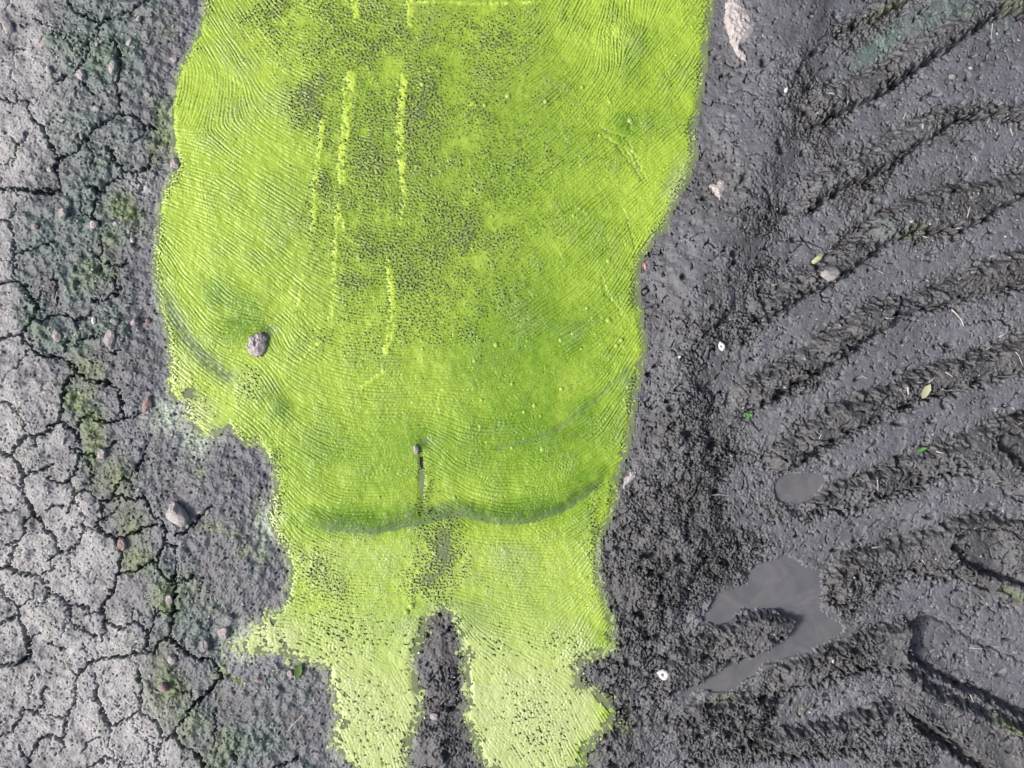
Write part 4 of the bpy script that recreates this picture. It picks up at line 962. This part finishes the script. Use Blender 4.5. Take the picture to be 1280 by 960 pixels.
# ------------------------------------------------------------------ straw, twigs, leaves
def strip(name, pts, wid, mat, label, cat, group=None, taper=0.5, dz=0.003):
    """bent stalk: a four-sided tube following points in photo pixels, resting on the mud"""
    bm = bmesh.new()
    P = []
    n = 6
    for i in range(n + 1):
        t = i / n * (len(pts) - 1); k = min(int(t), len(pts) - 2); f = t - k
        P.append((lerp(pts[k][0], pts[k + 1][0], f), lerp(pts[k][1], pts[k + 1][1], f)))
    zs_ = [ground_z(*p) for p in P]
    zm = [max(zs_[max(0, i - 1):i + 2]) for i in range(n + 1)]
    zl = [max(zm[i], lerp(zm[0], zm[-1], i / n)) for i in range(n + 1)]
    c0 = Vector(at(*P[n // 2], min(zs_)))
    rows = []
    for i, p in enumerate(P):
        a = Vector(at(*P[max(0, i - 1)])); b = Vector(at(*P[min(n, i + 1)]))
        t = (b - a).normalized(); s = Vector((-t.y, t.x, 0))
        w = wid * PX * 0.5 * (1 - taper * i / n)
        c = Vector(at(*p, zl[i] + 0.0004)) - c0
        rows.append([bm.verts.new(c + s * w), bm.verts.new(c + Vector((0, 0, w * 0.9))), bm.verts.new(c - s * w), bm.verts.new(c - Vector((0, 0, w * 0.5)))])
    for a, b in zip(rows[:-1], rows[1:]):
        for q in range(4):
            bm.faces.new((a[q], a[(q + 1) % 4], b[(q + 1) % 4], b[q]))
    bm.faces.new(rows[0]); bm.faces.new(rows[-1])
    bmesh.ops.recalc_face_normals(bm, faces=bm.faces)
    me = bpy.data.meshes.new(name); bm.to_mesh(me); bm.free()
    me.materials.append(mat)
    o = bpy.data.objects.new(name, me); C.objects.link(o); o.location = c0
    return setp(o, label, cat, group)
STRAW = ['1244,27 1242,47', '1132,147 1135,139', '1222,194 1224,200', '1266,159 1269,168', '1237,152 1240,146', '1198,197 1199,193', '1250,130 1256,127', '1102,398 1115,399', '1264,440 1270,447 1275,457', '1179,465 1188,471',
 '1158,478 1168,470', '1204,275 1208,260', '1236,437 1244,432', '1191,287 1200,286', '1100,337 1107,341', '1157,294 1164,296', '1242,320 1249,318', '1199,350 1204,346', '1252,421 1260,416', '1093,596 1092,612', '1150,698 1154,704',
 '1092,686 1104,684', '1204,694 1210,692', '1245,510 1251,511', '1170,564 1175,566', '1220,617 1224,612', '1222,815 1237,816', '1172,820 1178,817', '887,619 900,618 912,620', '1040,120 1034,118', '1058,128 1056,134', '1130,97 1136,92', '880,352 885,349', '966,356 972,355',
 '1176,486 1184,490', '1270,530 1278,527', '1003,710 1006,706', '1216,870 1220,880', '1020,548 1023,542', '1111,152 1115,149', '860,735 866,738', '1080,470 1086,474']
for i, s in enumerate(STRAW):
    pts = Q('P', s); mx, my = pts[len(pts) // 2]
    jj_, ii_ = int(round((my - G.y0) / g)), int(round((mx - G.x0) / g))
    where = 'a rough raised ridge of the tyre track' if ridge_lab[jj_, ii_] else ('the smooth grey floor between tyre ridges' if rut_hard[jj_, ii_] else 'crumbly dark mud beside the tyre track')
    strip('straw', pts, random.uniform(1.3, 2.0), M_straw, 'thin pale straw fragment lying on ' + where, 'straw', 'straw fragments on ' + where)
strip('straw', Q('P', '1193,386 1199,392 1205,399 1208,407'), 2.6, M_straw, 'longer curved pale stalk ending at a short crack in the tyre track', 'straw')
strip('straw', Q('P', '1131,484 1132,493'), 3.2, M_straw, 'short broad cream straw next to the yellowish leaf', 'straw')
strip('twig', Q('P', '938,525 944,533 951,541'), 3.6, M_twig, 'short black twig on a smooth lug print below a green sprout', 'twig')
strip('twig', Q('P', '998,300 1012,302 1030,310'), 2.2, M_twig, 'long thin dark twig over the smooth hollow in the tyre track', 'twig')
strip('twig', Q('P', '1080,328 1092,332 1104,341'), 1.6, M_twig, 'thin dark twig lying along a tyre ridge', 'twig')
strip('twig', Q('P', '525,572 525,580 527,587'), 4.0, M_twig, 'stubby dark twig below the small pale stone in the algae mat', 'twig').location.z = -0.004
strip('straw', Q('P', '378,895 366,906 361,913 357,915'), 1.6, M_straw, 'pale crooked stalk on grey mud left of the algae lobe', 'straw')
strip('straw', Q('P', '72,585 80,590 86,588'), 1.8, M_straw, 'pale bent stalk in the dry crust near a crack', 'straw')
strip('straw', Q('P', '280,733 285,740'), 1.6, M_straw, 'short pale stalk on green tinged mud', 'straw')
strip('straw', Q('P', '72,365 70,375 71,382'), 1.6, M_straw, 'pale brown stalk along a thin crack in teal mud', 'straw')
tuft = empty('straw_tuft', at(86, 832, ground_z(86, 832)))
setp(tuft, 'dry brown tuft of broken straw on the cracked crust', 'straw tuft')
for i in range(11):
    a = random.uniform(0, 6.28); r_ = random.uniform(3, 11); x = 86 + random.uniform(-6, 6); y = 832 + random.uniform(-6, 6)
    o = strip('stem', [(x, y), (x + math.cos(a) * r_ * .5, y + math.sin(a) * r_ * .5), (x + math.cos(a + .3) * r_, y + math.sin(a + .3) * r_)], 1.2, M_straw, None, None)
    w = o.location.copy(); o.parent = tuft; o.location = w - tuft.location

def leaf(name, x, y, ln, wd, rot, mat, label, cat, curl=0.25):
    bm = bmesh.new()
    n = 10; rows = []
    r = random.Random(int(x * 3 + y))
    for i in range(n + 1):
        t = i / n
        w = wd * PX * 0.5 * (math.sin(math.pi * min(1, t * 1.02 + 0.03)) ** 0.7) * (1 + r.uniform(-.18, .18)) + 0.0003
        xx = (t - 0.5) * ln * PX
        z = 0.0025 + curl * ln * PX * (t - 0.4) ** 2
        rows.append([(xx, -w, z + curl * w), (xx, 0, z), (xx, w, z + curl * w)])
    for th in (0, -0.0006):
        vr_ = [[bm.verts.new((a, b, c + th)) for a, b, c in row] for row in rows]
        for a, b in zip(vr_[:-1], vr_[1:]):
            for q in range(2): bm.faces.new((a[q], b[q], b[q + 1], a[q + 1]))
    me = bpy.data.meshes.new(name); bm.to_mesh(me); bm.free()
    for p in me.polygons: p.use_smooth = True
    me.materials.append(mat)
    o = bpy.data.objects.new(name, me); C.objects.link(o)
    o.location = at(x, y, max(ground_z(x + a, y + b) for a in (-4, 0, 4) for b in (-4, 0, 4)) )
    o.rotation_euler = (0, 0, math.radians(rot))
    return setp(o, label, cat)
leaf('dead_leaf', 1153, 489, 20, 10, 60, M_leafy, 'yellowish dead leaf stuck on a tyre ridge', 'leaf')
leaf('wet_leaf', 373, 838, 20, 9, 75, M_moss, 'dark green wet leaf tucked beside the algae lobe and a pink pebble', 'leaf')
leaf('grass_blade', 1153, 562, 14, 4, 20, M_sprout, 'bright green grass blade on the tyre track', 'grass blade')
sp_ = empty('seedling', at(936, 520, ground_z(936, 520)))
setp(sp_, 'tiny bright green seedling above a short black twig', 'seedling')
for a in (20, 140, 250):
    o = leaf('seed_leaf', 936 + 2.4 * math.cos(math.radians(a)), 520 - 2.4 * math.sin(math.radians(a)), 6, 3.6, a, M_sprout, None, None, 0.4)
    w = o.location.copy(); o.parent = sp_; o.location = w - sp_.location + Vector((0, 0, 0.002))

# ------------------------------------------------------------------ grit: uncountable pale crumbs on the banks
def grit(name, n, density, mats, smin, smax, seed, label):
    r = np.random.default_rng(seed)
    V = []; Fc = []
    base = np.array([(1, 0, -.2), (-.5, .87, -.2), (-.5, -.87, -.2), (.5, .6, .6), (-.8, .1, .6), (.3, -.7, .6)], float)
    tri = [(0, 1, 3), (1, 4, 3), (1, 2, 4), (2, 5, 4), (2, 0, 5), (0, 3, 5), (3, 4, 5)]
    k = 0
    while k < n:
        x, y = r.uniform(-20, 1300), r.uniform(-20, 980)
        i = int(round((x - G.x0) / g)); j = int(round((y - G.y0) / g))
        if r.random() > density[j, i]: continue
        s = r.uniform(smin, smax) ** 1.0 * (1 + r.exponential(0.35)) * PX * 0.5
        a = r.uniform(0, 6.28); c_, s_ = math.cos(a), math.sin(a)
        b = base * r.uniform(0.6, 1.3, base.shape) * s * np.array([r.uniform(.7, 1.6), r.uniform(.6, 1.0), r.uniform(.5, .9)])
        p = at(x, y, float(H[j, i]))
        q0 = len(V)
        for v in b: V.append((p[0] + v[0] * c_ - v[1] * s_, p[1] + v[0] * s_ + v[1] * c_, p[2] + v[2]))
        Fc += [tuple(q0 + t for t in f) for f in tri]
        k += 1
    me = bpy.data.meshes.new(name); me.from_pydata(V, [], Fc); me.update()
    me.materials.append(mats)
    o = bpy.data.objects.new(name, me); C.objects.link(o)
    setp(o, label, 'grit', None, 'stuff')
crk_free = (crack_d > 1.5)
dens_l = np.clip(leftness * shore * (0.10 + 0.8 * dry) * (0.6 + 0.35 * n_b), 0, 1) * crk_free
dens_r = np.clip(rs * (0.10 + 0.25 * rut + 0.3 * sstep(.6, 1.5, n_b) * rut), 0, 1) * (pm < 0.05)
grit('pale_grit', 2600, dens_l, M_clod, 1.2, 3.0, 1, 'pale grit and crumbs strewn over the dry cracked bank')
grit('straw_chaff', 750, dens_r, M_straw, 0.8, 2.0, 2, 'pale chaff specks strewn over the tyre track mud')
dens_d = np.clip(leftness * shore * (0.5 - 0.4 * dry), 0, 1) * crk_free
grit('mud_crumbs', 1100, dens_d, M_grey, 1.4, 3.4, 3, 'grey mud crumbs strewn over the damp mossy bank')
